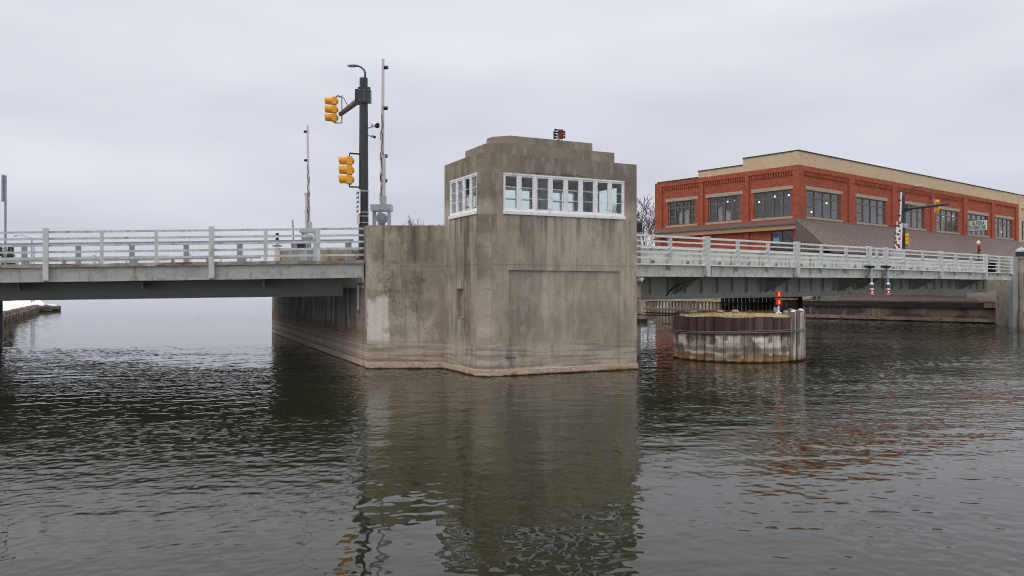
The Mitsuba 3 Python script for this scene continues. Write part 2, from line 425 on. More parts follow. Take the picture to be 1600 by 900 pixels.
def pile_tex(p, n, uv):
    th = dr.atan2(p.y - 35.47, p.x - 9.88); ang = th * 2.62
    iq = th * (40 / 6.2831853); seam = dr.abs(iq - dr.floor(iq) - 0.5) - 0.5; tone = cell_rand(dr.floor(iq) + 50, 3.0)
    c = mix(lin(104, 84, 78), lin(80, 64, 61), smoothstep(0.3, 0.7, fbm(ang * 3, p.z * 0.5, 1.0, 4)))
    lowc = mix(lin(172, 163, 152), lin(230, 223, 211), smoothstep(0.35, 0.65, fbm(ang * 2.2, p.z * 3.2, 6.0, 4)))
    lowc = mix(lowc, lin(96, 84, 76), 0.8 * smoothstep(0.5, 0.68, fbm(ang * 4, p.z * 2.0, 16.0, 4)))
    lowc = mix(lowc, lin(112, 104, 98), 0.7 * (smoothstep(0.42, 0.52, p.z + 0.1 * fbm(ang * 3)) - smoothstep(0.62, 0.74, p.z + 0.1 * fbm(ang * 3))))
    c = mix(c, lowc, 1 - smoothstep(1.0, 1.16, p.z + 0.14 * (fbm(ang * 3, 1.0) - 0.5)))
    c = mix(c, lin(140, 108, 78), (1 - smoothstep(0.28, 0.44, p.z + 0.2 * (fbm(ang * 4, 2.0) - 0.5))) * smoothstep(0.3, 0.6, fbm(ang * 2, p.z * 4, 8.0, 3)))
    c = mix(c, lin(176, 142, 100), (1 - smoothstep(0.16, 0.26, p.z)) * 0.6)
    c = c * (0.8 + 0.4 * tone) * (1 - 0.6 * dr.exp(-dr.square(seam / 0.05)))
    return mix(c, lin(44, 44, 26), 1 - smoothstep(0.05, 0.12, p.z + 0.05 * fbm(ang * 5)))


surf('mat_sheet_pile', pile_tex, 0.8, 0.25, lambda p, n, uv: 0.008 * fbm(p.x * 12, p.y * 12, p.z * 10, 3))


def timber_pale(p, n, uv):
    h = p.x * 7 + p.y * 5
    c = mix(lin(196, 188, 176), lin(128, 118, 108), smoothstep(0.35, 0.7, fbm(h * 1.5, p.z * 0.9, 2.0, 4)))
    c = mix(c, lin(82, 72, 66), 0.8 * smoothstep(0.52, 0.7, fbm(h * 2.5, p.z * 0.5, 12.0, 4)))
    c = mix(c, lin(140, 100, 66), (1 - smoothstep(0.12, 0.3, p.z)) * 0.7)
    return mix(c, lin(44, 44, 28), 1 - smoothstep(0.05, 0.12, p.z))


surf('mat_timber_pale', timber_pale, 0.85, 0.2)
surf('mat_timber_dark', lambda p, n, uv: mix(lin(58, 56, 55), lin(140, 130, 116), dr.clip(smoothstep(0.45, 0.75, fbm(p.x * 8 + p.y * 5, p.z * 1.2, 2.0, 4)) + 0.7 * (1 - smoothstep(1.35, 1.6, p.z)), 0, 1)), 0.85, 0.2)
surf('mat_tar', lambda p, n, uv: mix(lin(30, 29, 29), lin(60, 56, 53), fbm(p.x * 3 + p.y, p.z * 6, 1.0, 4)), 0.7, 0.25)
surf('mat_tar_brown', lambda p, n, uv: mix(lin(66, 56, 52), lin(92, 80, 74), fbm(p.x * 1.2 + p.y, p.z * 3, 1.0, 4)), 0.45, 0.4)
surf('mat_timber_quay', lambda p, n, uv: mix(lin(124, 110, 94), mix(lin(76, 66, 58), lin(178, 164, 142), fbm(p.x + p.y * 0.6, p.z * 3, 7.0, 3)), smoothstep(0.3, 0.75, fbm(p.x * 2 + p.y * 1.4, p.z * 4, 1.0, 4))), 0.85, 0.2)
surf('mat_moss', lambda p, n, uv: mix(mix(lin(148, 132, 96), lin(112, 104, 70), fbm(p.x * 3, p.y * 3, 1.0, 4)), lin(160, 150, 132), smoothstep(0.58, 0.72, fbm(p.x * 5, p.y * 5, 7.0, 3))), 0.95, 0.1)
flat('mat_grass', lin(124, 110, 74), 0.9, 0.1)
surf('mat_snow', lambda p, n, uv: mix(lin(236, 238, 244), lin(222, 224, 232), fbm(p.x * 0.5, p.y * 0.5, 1.0, 3)), 0.9, 0.15)
surf('mat_rock', lambda p, n, uv: mix(lin(110, 98, 86), lin(66, 58, 52), fbm(p.x * 2, p.y * 2, p.z * 2, 4)), 0.9, 0.15)
surf('mat_rubble', lambda p, n, uv: mix(lin(190, 168, 148), lin(122, 102, 88), fbm(p.x * 1.5, p.y * 1.5, p.z * 2, 4)), 0.9, 0.15)
surf('mat_bark', lambda p, n, uv: mix(lin(110, 98, 94), lin(76, 66, 64), fbm(p.x * 3, p.y * 3, p.z * 3, 3)), 0.9, 0.15)
surf('mat_ground', lambda p, n, uv: mix(lin(130, 128, 122), lin(104, 100, 94), fbm(p.x * 0.6, p.y * 0.6, 1.0, 4)), 0.9, 0.15)
surf('mat_conifer', lambda p, n, uv: mix(lin(58, 62, 42), lin(84, 80, 56), fbm(p.x * 2, p.y * 2, p.z * 2, 3)), 0.9, 0.15)

BR, BL = np.array([0.773, 0.634]), np.array([-0.634, 0.773])


def brick_fn(c1, c2, c3, mortar):
    def fn(p, n, uv):
        h = dr.select(dr.abs(n.x * 0.773 + n.y * 0.634) < 0.5, p.x * 0.773 + p.y * 0.634, -p.x * 0.634 + p.y * 0.773)
        row = dr.floor(p.z / 0.13); x = h / 0.36 + 0.5 * (row - 2 * dr.floor(row / 2))
        r = cell_rand(dr.floor(x), row, 3.0)
        c = mix(mix(c1, c2, smoothstep(0.2, 0.75, r)), c3, smoothstep(0.82, 0.95, r) * 0.4)
        fx, fz = x - dr.floor(x), p.z / 0.13 - row
        j = dr.maximum(1 - smoothstep(0.0, 0.05, dr.minimum(fx, 1 - fx)), 1 - smoothstep(0.0, 0.14, dr.minimum(fz, 1 - fz)))
        c = mix(c, mortar, 0.6 * j)
        return mix(c, c3, 0.25 * smoothstep(0.45, 0.75, fbm(h * 0.5, p.z * 0.5, 3.0, 4)))
    return fn


surf('mat_brick', brick_fn(lin(172, 92, 70), lin(158, 80, 60), lin(128, 68, 56), lin(150, 104, 86)), 0.85, 0.2)
surf('mat_brick_cream', brick_fn(lin(208, 186, 154), lin(202, 180, 148), lin(190, 167, 134), lin(198, 178, 148)), 0.85, 0.2)
surf('mat_limestone', lambda p, n, uv: mix(lin(186, 172, 150), lin(158, 144, 124), fbm(p.x * 2, p.y * 2, p.z * 3, 4)), 0.85, 0.2)
flat('mat_fascia_board', lin(176, 146, 112), 0.6, 0.3)
flat('mat_window_brown', lin(112, 98, 86), 0.5, 0.35)
flat('mat_awning_shaded', lin(80, 70, 66), 0.4, 0.5)  # pan darker than the ribs, their occlusion painted into the colour
flat('mat_awning_rib', lin(122, 109, 104), 0.4, 0.5)
flat('mat_awning_edge', lin(104, 88, 82), 0.45, 0.4)
flat('mat_coping', lin(74, 70, 70), 0.6, 0.3)
flat('mat_sign_white', lin(222, 232, 226), 0.5, 0.35)
flat('mat_sign_green', lin(10, 100, 74), 0.5, 0.3)
flat('mat_blue', lin(44, 84, 120), 0.2, 0.5)
flat('mat_paper_blue', lin(88, 190, 226), 0.6, 0.3)
flat('mat_red_paint', lin(110, 38, 36), 0.5, 0.35)
flat('mat_lamp_globe', lin(228, 220, 198), 0.3, 0.4)
flat('mat_bow', lin(206, 24, 44), 0.6, 0.3)
flat('mat_garland', lin(70, 62, 40), 0.9, 0.1)
flat('mat_cable', lin(26, 26, 28), 0.6, 0.3)
flat('mat_band', lin(112, 108, 106), 0.6, 0.4)
scene['mat_water'] = {'type': 'plastic', 'int_ior': 1.333, 'diffuse_reflectance': {'type': 'rgb', 'value': [0.0150, 0.0168, 0.0070]}, 'nonlinear': False}

# ------------------------------------------------------------------ water
def wave_field(x, y):
    """Height and slopes of the river: many small waves, stirred more by the wind in the reach before the bridge."""
    q = np.stack([x * 0.06, y * 0.13, x * 0], -1)
    n1 = meshkit.fbm(q, 4, 3); n2 = meshkit.fbm(q * 3.1 + 5, 3, 8)
    r = np.hypot(x, y)
    wob = 9 * (n1 - 0.5) + 4 * (n2 - 0.5)
    ss = lambda a, b, t: (lambda k: k * k * (3 - 2 * k))(np.clip((t - a) / (b - a), 0, 1))
    ruff = ss(9.5, 20, y + wob) * (1 - ss(39.5, 43.5, y + 0.25 * wob - 0.04 * (x + 20)))
    lee = np.exp(-((x - 1.2) / 6.5) ** 2) * ss(13, 18, y) * (1 - ss(31, 36, y))
    right = ss(6, 14, x)
    ruff = ruff * (1 - 0.62 * lee) * (1 - 0.5 * right)
    ruff = ruff + 0.6 * right * ss(38, 46, y) * (1 - ss(62, 90, y))
    pat = ss(0.32, 0.68, n2) * (0.45 + 0.55 * ss(0.35, 0.65, n1))
    amp_s = 0.44 * (0.5 + 1.0 * pat) + 0.56 * ruff * (0.35 + 1.3 * pat)
    amp_s = amp_s * (1 - 0.6 * ss(41, 45, y) * (1 - right))
    amp_l = 0.30 + 0.28 * ruff
    fade = 1 - ss(60, 170, r) * 0.8
    g = np.random.default_rng(4)
    z = np.zeros_like(x); gx = np.zeros_like(x); gy = np.zeros_like(x)
    N = 76
    for i in range(N):
        lam = 0.13 * (1.9 / 0.13) ** ((i + g.random()) / N)
        th = math.pi / 2 + 0.12 + g.normal() * (0.95 if lam < 0.5 else 0.55)
        k = 2 * math.pi / lam
        s = 0.0165 if lam < 0.46 else 0.0085
        a = amp_s if lam < 0.46 else amp_l
        kx, ky, ph = k * math.cos(th), k * math.sin(th), g.random() * 2 * math.pi
        arg = kx * x + ky * y + ph + 1.3 * n2
        sn, cs = np.sin(arg), np.cos(arg)
        z += a * s / k * sn; gx += a * s * kx / k * cs; gy += a * s * ky / k * cs
    return z * fade, gx * fade, gy * fade


def build_water():
    r0, r1, nr, nt = 5.5, 190.0, 1080, 780
    rr = r0 * (r1 / r0) ** (np.arange(nr) / (nr - 1))
    th = np.radians(np.linspace(90 + 38, 90 - 38, nt))
    R, A = np.meshgrid(rr, th, indexing='ij')
    x, y = R * np.cos(A), R * np.sin(A)
    z, gx, gy = wave_field(x.ravel(), y.ravel())
    edge = np.ones_like(x); edge[-1, :] = 0; edge[0, :] = 0; edge[:, 0] = 0; edge[:, -1] = 0
    z = z * edge.ravel()
    v = np.stack([x.ravel(), y.ravel(), z], -1)
    n = np.stack([-gx, -gy, np.ones_like(gx)], -1); n /= np.linalg.norm(n, axis=1, keepdims=True)
    i, j = np.meshgrid(np.arange(nr - 1), np.arange(nt - 1), indexing='ij')
    a = (i * nt + j).ravel()
    f = np.stack([a, a + 1, a + nt + 1, a + nt], -1)
    f = np.vstack([f[:, [0, 2, 1]], f[:, [0, 3, 2]]])
    # the rest of the river and the lake out to the horizon
    def fan(ra, rb, t0, t1, nrr, nt):
        q = ra * (rb / ra) ** (np.arange(nrr) / (nrr - 1)); t = np.radians(np.linspace(t0, t1, nt))
        Q, B = np.meshgrid(q, t, indexing='ij')
        vv = np.stack([(Q * np.cos(B)).ravel(), (Q * np.sin(B)).ravel(), np.zeros(Q.size)], -1)
        i, j = np.meshgrid(np.arange(nrr - 1), np.arange(nt - 1), indexing='ij'); b = (i * nt + j).ravel()
        ff = np.stack([b, b + 1, b + nt + 1, b + nt], -1)
        return vv, np.vstack([ff[:, [0, 2, 1]], ff[:, [0, 3, 2]]])
    vs, fs, ns, at_ = [v], [f], [n], len(v)
    for args in ((r1, 7500.0, 128, 52, 60, 200), (r0, r1, 52, 10, 420, 200), (r0, r1, 170, 128, 420, 200), (r1, 7500.0, 52, -232, 60, 160), (r0, r1, 10, -190, 90, 160), (0.05, r0, 360, 0, 6, 72)):
        vv, ff = fan(*args)
        zz, g1, g2 = wave_field(vv[:, 0], vv[:, 1])
        nn = np.stack([-g1, -g2, np.ones_like(g1)], -1); nn /= np.linalg.norm(nn, axis=1, keepdims=True)
        vs.append(vv); fs.append(ff + at_); ns.append(nn); at_ += len(vv)
    v, f, n = np.vstack(vs), np.vstack(fs), np.vstack(ns)
    e1 = np.cross(v[f[:, 1]] - v[f[:, 0]], v[f[:, 2]] - v[f[:, 0]])[:, 2] < 0
    f[e1] = f[e1][:, ::-1]
    return {'type': 'ply', 'filename': meshkit.write_ply((v, f), False, normals=n), 'face_normals': False, 'bsdf': {'type': 'ref', 'id': 'mat_water'}}


scene['water'] = build_water()
labels['water'] = {'kind': 'structure'}
_used.add('water')

# ------------------------------------------------------------------ the tower
TF = Frame([-1.044, 27.39], TU, TW)
TA, TB = 6.38, 3.40            # plan size


def plan(i, ch, a1=TA, b1=TB):
    return [[i + ch, i], [a1 - i, i], [a1 - i, b1 - i], [i, b1 - i], [i, i + ch]]


def on_face(px, py):
    """(a, z) on the front face."""
    a = TF.a_of(px); Y = TF.pt(a, 0, 0)[1]
    return a, zat(py, Y)


tower = thing('bridge_tower', 'square weathered concrete bridge tender tower with white window bands and stepped roof', 'tower')
CH = 0.311
WZ0, WZ1 = 5.60, 7.02          # window band
wa0, wa1 = TF.a_of(786.6), TF.a_of(975.8)
lb0, lb1 = 0.36, 2.86
shell = extr(plan(0, CH), -1.5, 7.67)
room = extr(plan(0.3, 0.22), 4.7, 7.35)
shell = shell - room
shell = shell - cube(wa0, wa1, -1, 0.6, WZ0, WZ1)                     # front window opening
shell = shell - cube(-1, 0.6, lb0, lb1, WZ0, WZ1)                    # side window opening
for a0, a1 in ((0.75, 1.75), (2.3, 3.6), (4.3, 5.6)):
    shell = shell - cube(a0, a1, TB - 0.6, TB + 1, 5.72, 6.95)         # rear openings
shell = shell - cube(TA - 0.6, TA + 1, 0.9, 2.6, 5.65, 6.95)
ra0, ra1 = TF.a_of(795), TF.a_of(968.5)
shell = shell - cube(ra0, ra1, -1, 0.075, -2, 3.66)                    # sunk panel
nb0, nb1 = 1.62, 2.10
shell = shell - cube(-1, 0.28, 1.55, 2.18, 1.98, 3.02)                  # niche in the side face
put('wall', TF.mani(shell), 'mat_tower', tower)
ledge = MB()
for ring, z1 in ((plan(-0.035, CH), 0.21),):
    ledge.mesh(TF.mani(extr(ring, -1.5, z1) - extr(plan(0.10, CH), -2, 1)))
put('footing', ledge, 'mat_tower', tower)
put('roof_tier', TF.mani(extr(plan(0.6, 0.42), 7.5, 8.16)), 'mat_tower', tower)
put('roof_tier', TF.mani(extr(plan(1.2, 0.5), 8.0, 8.57)), 'mat_tower', tower)
mb = MB(); mb.mesh(TF.mani(cube(0.31, TA - 0.31, 0.31, TB - 0.31, 7.30, 7.345)))
put('ceiling', mb, 'mat_room', tower)
put('wood_valance', TF.mani(cube(0.35, 1.9, 2.93, 3.03, 6.55, 7.28)), 'mat_ceiling_wood', tower)
lin_ = MB()
lin_.mesh(TF.mani(cube(1.9, 2.28, 3.05, 3.09, 4.8, 7.29))); lin_.mesh(TF.mani(cube(3.62, 4.28, 3.05, 3.09, 4.8, 7.29))); lin_.mesh(TF.mani(cube(5.62, 6.05, 3.05, 3.09, 4.8, 7.29)))
put('plaster', lin_, 'mat_plaster', tower)
mb = MB(); mb.mesh(TF.mani(cube(0.32, TA - 0.32, 0.32, TB - 0.32, 4.72, 4.80)))
put('floor', mb, 'mat_room', tower)
mb = MB(); mb.mesh(TF.mani(cube(1.9, 2.2, 2.7, 3.05, 4.8, 7.28))); mb.mesh(TF.mani(cube(3.85, 4.15, 2.7, 3.05, 4.8, 7.28)))
put('inner_wall', mb, 'mat_plaster', tower)
# pale corner pilaster set slightly proud
put('corner_pilaster', TF.mani(extr([[CH + 0.02, -0.012], [CH + 0.03, 0.05], [0.05, CH + 0.03], [-0.012, CH + 0.02]], 0.25, 7.655)), 'mat_tower', tower)
# niche window
nw = put('niche_window', TF.mani(cube(0.2, 0.24, 1.56, 2.17, 1.99, 3.01)), 'mat_room_dark', tower)
mb = MB()
for b in (1.58, 1.86, 2.12):
    mb.mesh(TF.mani(cube(0.16, 0.21, b, b + 0.05, 1.99, 3.01)))
for z in (1.99, 2.32, 2.65, 2.96):
    mb.mesh(TF.mani(cube(0.165, 0.205, 1.56, 2.17, z, z + 0.045)))
put('frame', mb, 'mat_limestone', nw)
put('niche_sill', TF.mani(cube(-0.03, 0.2, 1.53, 2.20, 1.945, 1.978)), 'mat_concrete', tower)


def casements(n, fpt, length, z0, z1, sill_over, gw=0.035):
    """A band of n casement windows; fpt(t0, t1, d0, d1, z0, z1) makes a box at t along the band and d into the wall."""
    w = length / n
    mb = MB(); fpt(mb, -0.005, length + 0.005, 0.0, 0.14, z1 - 0.055, z1); fpt(mb, -0.005, length + 0.005, 0.0, 0.14, z0 + 0.10, z0 + 0.145)
    for i in range(n + 1):
        t = i * w; fpt(mb, max(0, t - 0.035), min(length, t + 0.035), 0.005, 0.135, z0 + 0.145, z1 - 0.055)
    put('window_surround', mb, 'mat_white_wood', tower)
    mb = MB(); fpt(mb, -0.02, length + 0.02, -0.055, 0.13, z0 - 0.01, z0 + 0.097)
    put('window_sill', mb, 'mat_white_wood', tower)
    for i in range(n):
        t0, t1 = i * w + 0.037, (i + 1) * w - 0.037
        za, zb = z0 + 0.147, z1 - 0.057
        mb = MB()
        for (a, b, c, d) in ((t0, t1, zb - 0.055, zb), (t0, t1, za, za + 0.06), (t0, t0 + 0.055, za + 0.06, zb - 0.055), (t1 - 0.055, t1, za + 0.06, zb - 0.055)):
            fpt(mb, a, b, 0.025, 0.085, c, d)
        wn = put('window', mb, 'mat_white_wood', tower)
        mb = MB(); hgt = (zb - za - 0.115)
        for k in (1, 2):
            z = za + 0.06 + hgt * k / 3; fpt(mb, t0 + 0.055, t1 - 0.055, 0.05, 0.075, z - 0.011, z + 0.011)
        put('glazing_bar', mb, 'mat_white_wood', wn)
        mb = MB()
        c = [fpt(None, t0 + 0.05, t1 - 0.05, 0.062, 0.062, za + 0.055, zb - 0.05)][0]
        mb.add(c, [[0, 1, 2, 3]])
        put('pane', mb, 'mat_glass', wn)


def front_box(mb, t0, t1, d0, d1, z0, z1):
    if mb is None:
        return [TF.pt(wa0 + t0, d0, z0), TF.pt(wa0 + t1, d0, z0), TF.pt(wa0 + t1, d0, z1), TF.pt(wa0 + t0, d0, z1)]
    TF.box(mb, wa0 + t0, wa0 + t1, d0, d1, z0, z1)


def side_box(mb, t0, t1, d0, d1, z0, z1):
    if mb is None:
        return [TF.pt(d0, lb1 - t0, z0), TF.pt(d0, lb1 - t1, z0), TF.pt(d0, lb1 - t1, z1), TF.pt(d0, lb1 - t0, z1)]
    TF.box(mb, d0, d1, lb1 - t1, lb1 - t0, z0, z1)


casements(8, front_box, wa1 - wa0, WZ0, WZ1, 0)
casements(4, side_box, lb1 - lb0, WZ0, WZ1, 0)
# rear windows: plain frames and glass
for a0, a1 in ((0.75, 1.75), (2.3, 3.6), (4.3, 5.6)):
    mb = MB()
    for x in (a0, (a0 + a1) / 2 - 0.03, a1 - 0.06):
        TF.box(mb, x, x + 0.06, TB - 0.2, TB - 0.12, 5.73, 6.94)
    for z in (5.73, 6.1, 6.5, 6.88):
        TF.box(mb, a0, a1, TB - 0.19, TB - 0.13, z, z + 0.04)
    put('rear_window', mb, 'mat_white_wood', tower)
# iron bar on the front near the water
mb = MB(); mb.beam(TF.pt(0.9, -0.02, 0.66), TF.pt(1.3, -0.03, 0.62), 0.05, 0.06)
put('iron_bar', mb, 'mat_rust_steel', tower)

# siren on the roof
sx = TF.pt(TF.a_of(873, 1.9), 1.9, 8.57)
siren = thing('warning_siren', 'small dark red warning siren with stacked black horns on the tower roof', 'siren')
put('post', MB().tube([sx, sx + [0, 0, 0.32]], 0.07, 10), 'mat_galv_pale', siren, smooth=40)
put('body', MB().box(sx[0] - 0.02, sx[0] + 0.17, sx[1] - 0.1, sx[1] + 0.1, sx[2] + 0.2, sx[2] + 0.54), 'mat_red_paint', siren)
for k in range(4):
    z = sx[2] + 0.2 + 0.1 * k
    off = 0.05 if k == 3 else 0.0
    put('horn', MB().tube([[sx[0] - 0.02, sx[1], z + 0.04], [sx[0] - 0.1, sx[1] - 0.03, z + 0.04], [sx[0] - 0.2 + off, sx[1] - 0.05, z + 0.03]], [0.03, 0.035, 0.055], 12), 'mat_black', siren, smooth=40)
for k in range(3):
    z = sx[2] + 0.26 + 0.1 * k
    put('horn', MB().tube([[sx[0] + 0.16, sx[1], z], [sx[0] + 0.24, sx[1] - 0.03, z]], [0.03, 0.05], 12), 'mat_black', siren, smooth=40)

# ------------------------------------------------------------------ pier: wing wall, long side wall, far parapet
E = np.array([-5.465, 30.47]); FARC = np.array([-16.76, 56.3]); D = TF.pt(0, TB, 0)[:2]
pier = thing('bridge_pier', 'long weathered concrete bridge pier with a blank wing wall left of the tower', 'pier')
ring = [E, D + [0.25, 0.06], TF.pt(1.5, TB - 0.03, 0)[:2], TF.pt(TA + 0.4, TB + 0.5, 0)[:2], FARC + [9.0, 4], FARC]
wing_ring = [E + [0, 0.0], [D[0] + 0.25, D[1] + 0.1], [D[0] + 0.25, D[1] + 0.75], [E[0] - 0.27, E[1] + 0.75]]
mb = MB(); mb.prism(wing_ring, -1.5, 5.42)
put('wing_wall', mb, 'mat_wing', pier)
back = [E + [-0.32, 0.75], [D[0] + 0.25, D[1] + 0.77], TF.pt(1.5, TB + 0.02, 0)[:2], TF.pt(TA - 0.2, TB + 0.02, 0)[:2], FARC + [9.0, 4], FARC]
mb = MB(); mb.prism(back, -1.5, 3.05)
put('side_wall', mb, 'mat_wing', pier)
mb = MB(); q = [E + [-0.03, -0.035], [D[0], D[1] - 0.02], [D[0], D[1] + 0.3], [E[0] - 0.15, E[1] + 0.3]]
mb.prism(q, -1.5, 0.22)
put('footing', mb, 'mat_wing', pier)
# corner recess strip and end column right of the tower
c0 = at(993, 556, 36.4); mb = MB(); mb.box(c0[0], at(1001.2, 556, 36.4)[0], 36.4, 37.6, -1.5, zat(362, 36.4))
put('end_column', mb, 'mat_concrete', pier)
mb = MB(); x1 = at(1003, 0, 36.4)[0]; mb.box(c0[0], x1, 36.35, 36.9, zat(361.5, 36.4), zat(348.5, 36.4))
solo('junction_box', mb, 'mat_black', 'black box on top of the concrete column right of the tower', 'box')

# drain pipe hanging at the pier corner
drain = thing('drain_pipe', 'pale vertical drain pipe with rusty bracket on the pier corner under the deck', 'pipe')
dp = at(560, 438, 31.6)
put('pipe', MB().tube([[dp[0], dp[1], zat(436, 31.6)], [dp[0], dp[1], zat(486, 31.6)]], 0.035, 8), 'mat_rail', drain, smooth=40)
put('bracket', MB().box(dp[0] - 0.03, dp[0] + 0.22, dp[1] - 0.05, dp[1] + 0.05, zat(489, 31.6), zat(484, 31.6)), 'mat_rust_steel', drain)
put('bracket', MB().box(dp[0] - 0.02, dp[0] + 0.2, dp[1] - 0.05, dp[1] + 0.05, zat(446, 31.6), zat(442, 31.6)), 'mat_rust_steel', drain)

# ------------------------------------------------------------------ left approach span
SL = 0.0146
LF = Frame([-19.17, 30.2], [13.61, 0.55], [-0.40, 0.916], zf=lambda a: SL * a)
L1 = 13.55; L0 = -26.0
span = thing('approach_span', 'pale grey steel girder bridge span left of the concrete pier', 'bridge')
CT = 3.926
mb = MB()
g = np.random.default_rng(3)
xs = np.arange(L0, L1 + 1e-6, 0.25); xs[-1] = L1
for i in range(len(xs) - 1):       # chipped upper edge
    j = [0.02 * g.random() if g.random() < 0.35 else 0.0 for _ in range(2)]
    a0, a1 = xs[i], xs[i + 1]
    mb.hexa([LF.pt(a0, 0.0, 3.79), LF.pt(a1, 0.0, 3.79), LF.pt(a1, 0.5, 3.79), LF.pt(a0, 0.5, 3.79),
             LF.pt(a0, 0.0 + j[0], CT - j[0]), LF.pt(a1, 0.0 + j[1], CT - j[1]), LF.pt(a1, 0.5, CT), LF.pt(a0, 0.5, CT)])
put('kerb', mb, 'mat_curb', span)
put('deck_slab', LF.box(MB(), L0, L1, 0.5, 25.0, 3.62, CT - 0.01), 'mat_deck_soffit', span)
mb = LF.box(MB(), L0, L1, 0.10, 0.13, 3.29, 3.785)
LF.box(mb, L0, L1, 0.05, 0.34, 3.245, 3.288); LF.box(mb, L0, L1, 0.131, 0.34, 3.742, 3.785)
put('edge_beam', mb, 'mat_steel', span)
gend = LF.a_of(536, 1.5)
for k in range(8):
    b = 1.55 + 3.15 * k
    e = gend + 0.0 if k == 0 else L1 + 1.0
    mb = LF.box(MB(), L0, e, b, b + 0.03, 2.585, 3.615)
    LF.box(mb, L0, e, b - 0.17, b + 0.2, 2.55, 2.584)
    LF.box(mb, L0, e, b - 0.17, b - 0.002, 3.58, 3.615)
    put('girder', mb, 'mat_girder_shaded', span)
LFposts = [LF.a_of(p) for p in (71.7, 158.7, 244.3, 330.3, 415.3, 497.8)]
step = (LFposts[-1] - LFposts[0]) / 5
allposts = [LFposts[0] - step * k for k in range(12, 0, -1)] + LFposts
for k in (-9, -4, 0.6, 5.2, 9.8):
    mb = MB()
    for b0 in np.arange(1.6, 20.0, 3.15):
        LF.box(mb, k, k + 0.03, b0 + 0.05, b0 + 3.05, 2.85, 3.5)
    LF.box(mb, k, k + 0.03, 0.36, 1.5, 2.95, 3.6)
    put('cross_frame', mb, 'mat_girder_shaded', span)
pts = []
for a in allposts:
    if a > -3:
        for da in (-0.09, 0.09):
            for z in (3.42, 3.5, 3.58, 3.66):
                pts.append(LF.pt(a + da, 0.10, z))
nl = LF.vec(0, -1); nl = np.array([LF.u[1], -LF.u[0], 0])
put('bolt', bolts(pts, nl), 'mat_steel', span, kind='stuff')
pts = [LF.pt(a, 1.55, z) for a in np.arange(-2, gend, 4.6) for z in (2.75, 2.85, 2.95)]
# rails at the deck edge
RZ = 5.16


def left_railing(name, label, b, first, last, rail_h=0.06):
    k = thing(name, label, 'railing')
    for i, a in enumerate(allposts):
        if a < first - 0.1:
            continue
        thick = (i - 12) % 3 == 0
        mb = MB()
        if thick:
            LF.box(mb, a - 0.10, a + 0.10, b - 0.14, b + 0.10, 3.30, RZ + 0.10)
        else:
            LF.box(mb, a - 0.065, a + 0.065, b + 0.02, b + 0.14, CT - 0.01, RZ - 0.078)
        put('post', mb, 'mat_rail', k)
    for j in range(5):
        z = RZ - 0.25 * j
        mb = MB()
        hh = 0.075 if j == 0 else 0.08
        LF.box(mb, first, last, b + 0.035, b + 0.10, z - hh, z)
        put('rail', mb, 'mat_rail', k)
    return k


left_railing('bridge_railing', 'pale grey steel railing on the near edge of the left span', 0.0, -10.0, L1 - 0.02)
left_railing('bridge_railing', 'far off pale railing across the road of the left span', 24.6, -19.0, 6.5)


def guard(label, b, posts, a0, a1, z0=CT):
    k = thing('guardrail', label, 'guardrail')
    for a in posts:
        mb = MB(); LF.box(mb, a - 0.11, a + 0.11, b, b + 0.2, z0, z0 + 0.82)
        LF.box(mb, a - 0.2, a + 0.2, b - 0.08, b + 0.28, z0, z0 + 0.03)
        put('post', mb, 'mat_galv', k)
    for z in (z0 + 0.83,):
        mb = MB(); LF.box(mb, a0, a1, b - 0.06, b + 0.08, z, z + 0.12); put('rail', mb, 'mat_galv', k)


gp = [LF.a_of(p, 2.9) for p in (122, 206, 291, 375, 460, 545)]
gs = gp[1] - gp[0]
guard('blue grey road guardrail behind the near railing of the left span', 2.9, [gp[0] - gs * k for k in (4, 3, 2, 1)] + gp, -11, LF.a_of(552, 2.9))
gp = [LF.a_of(p, 20.6) for p in (100, 157, 213, 270, 325, 382)]
guard('distant dark guardrail on the far side of the left span road', 20.6, [gp[0] - (gp[1] - gp[0]) * k for k in (3, 2, 1)] + gp, -16, gp[-1] + 1)

# far wing wall seen over the deck
p0, p1 = at(426, 0, 53.5), at(585, 0, 53.5)
mb = MB(); mb.box(p0[0] + 0.9, p1[0], 53.5, 54.2, 3.0, zat(390, 53.5)); mb.box(p0[0] + 0.2, p0[0] + 0.9, 53.45, 54.2, 3.0, zat(391.5, 53.5))
solo('parapet_wall', mb, 'mat_concrete', 'tan concrete parapet wall beyond the road, seen through the railing left of the signal pole', 'wall')

# ------------------------------------------------------------------ signal pole with its hangings


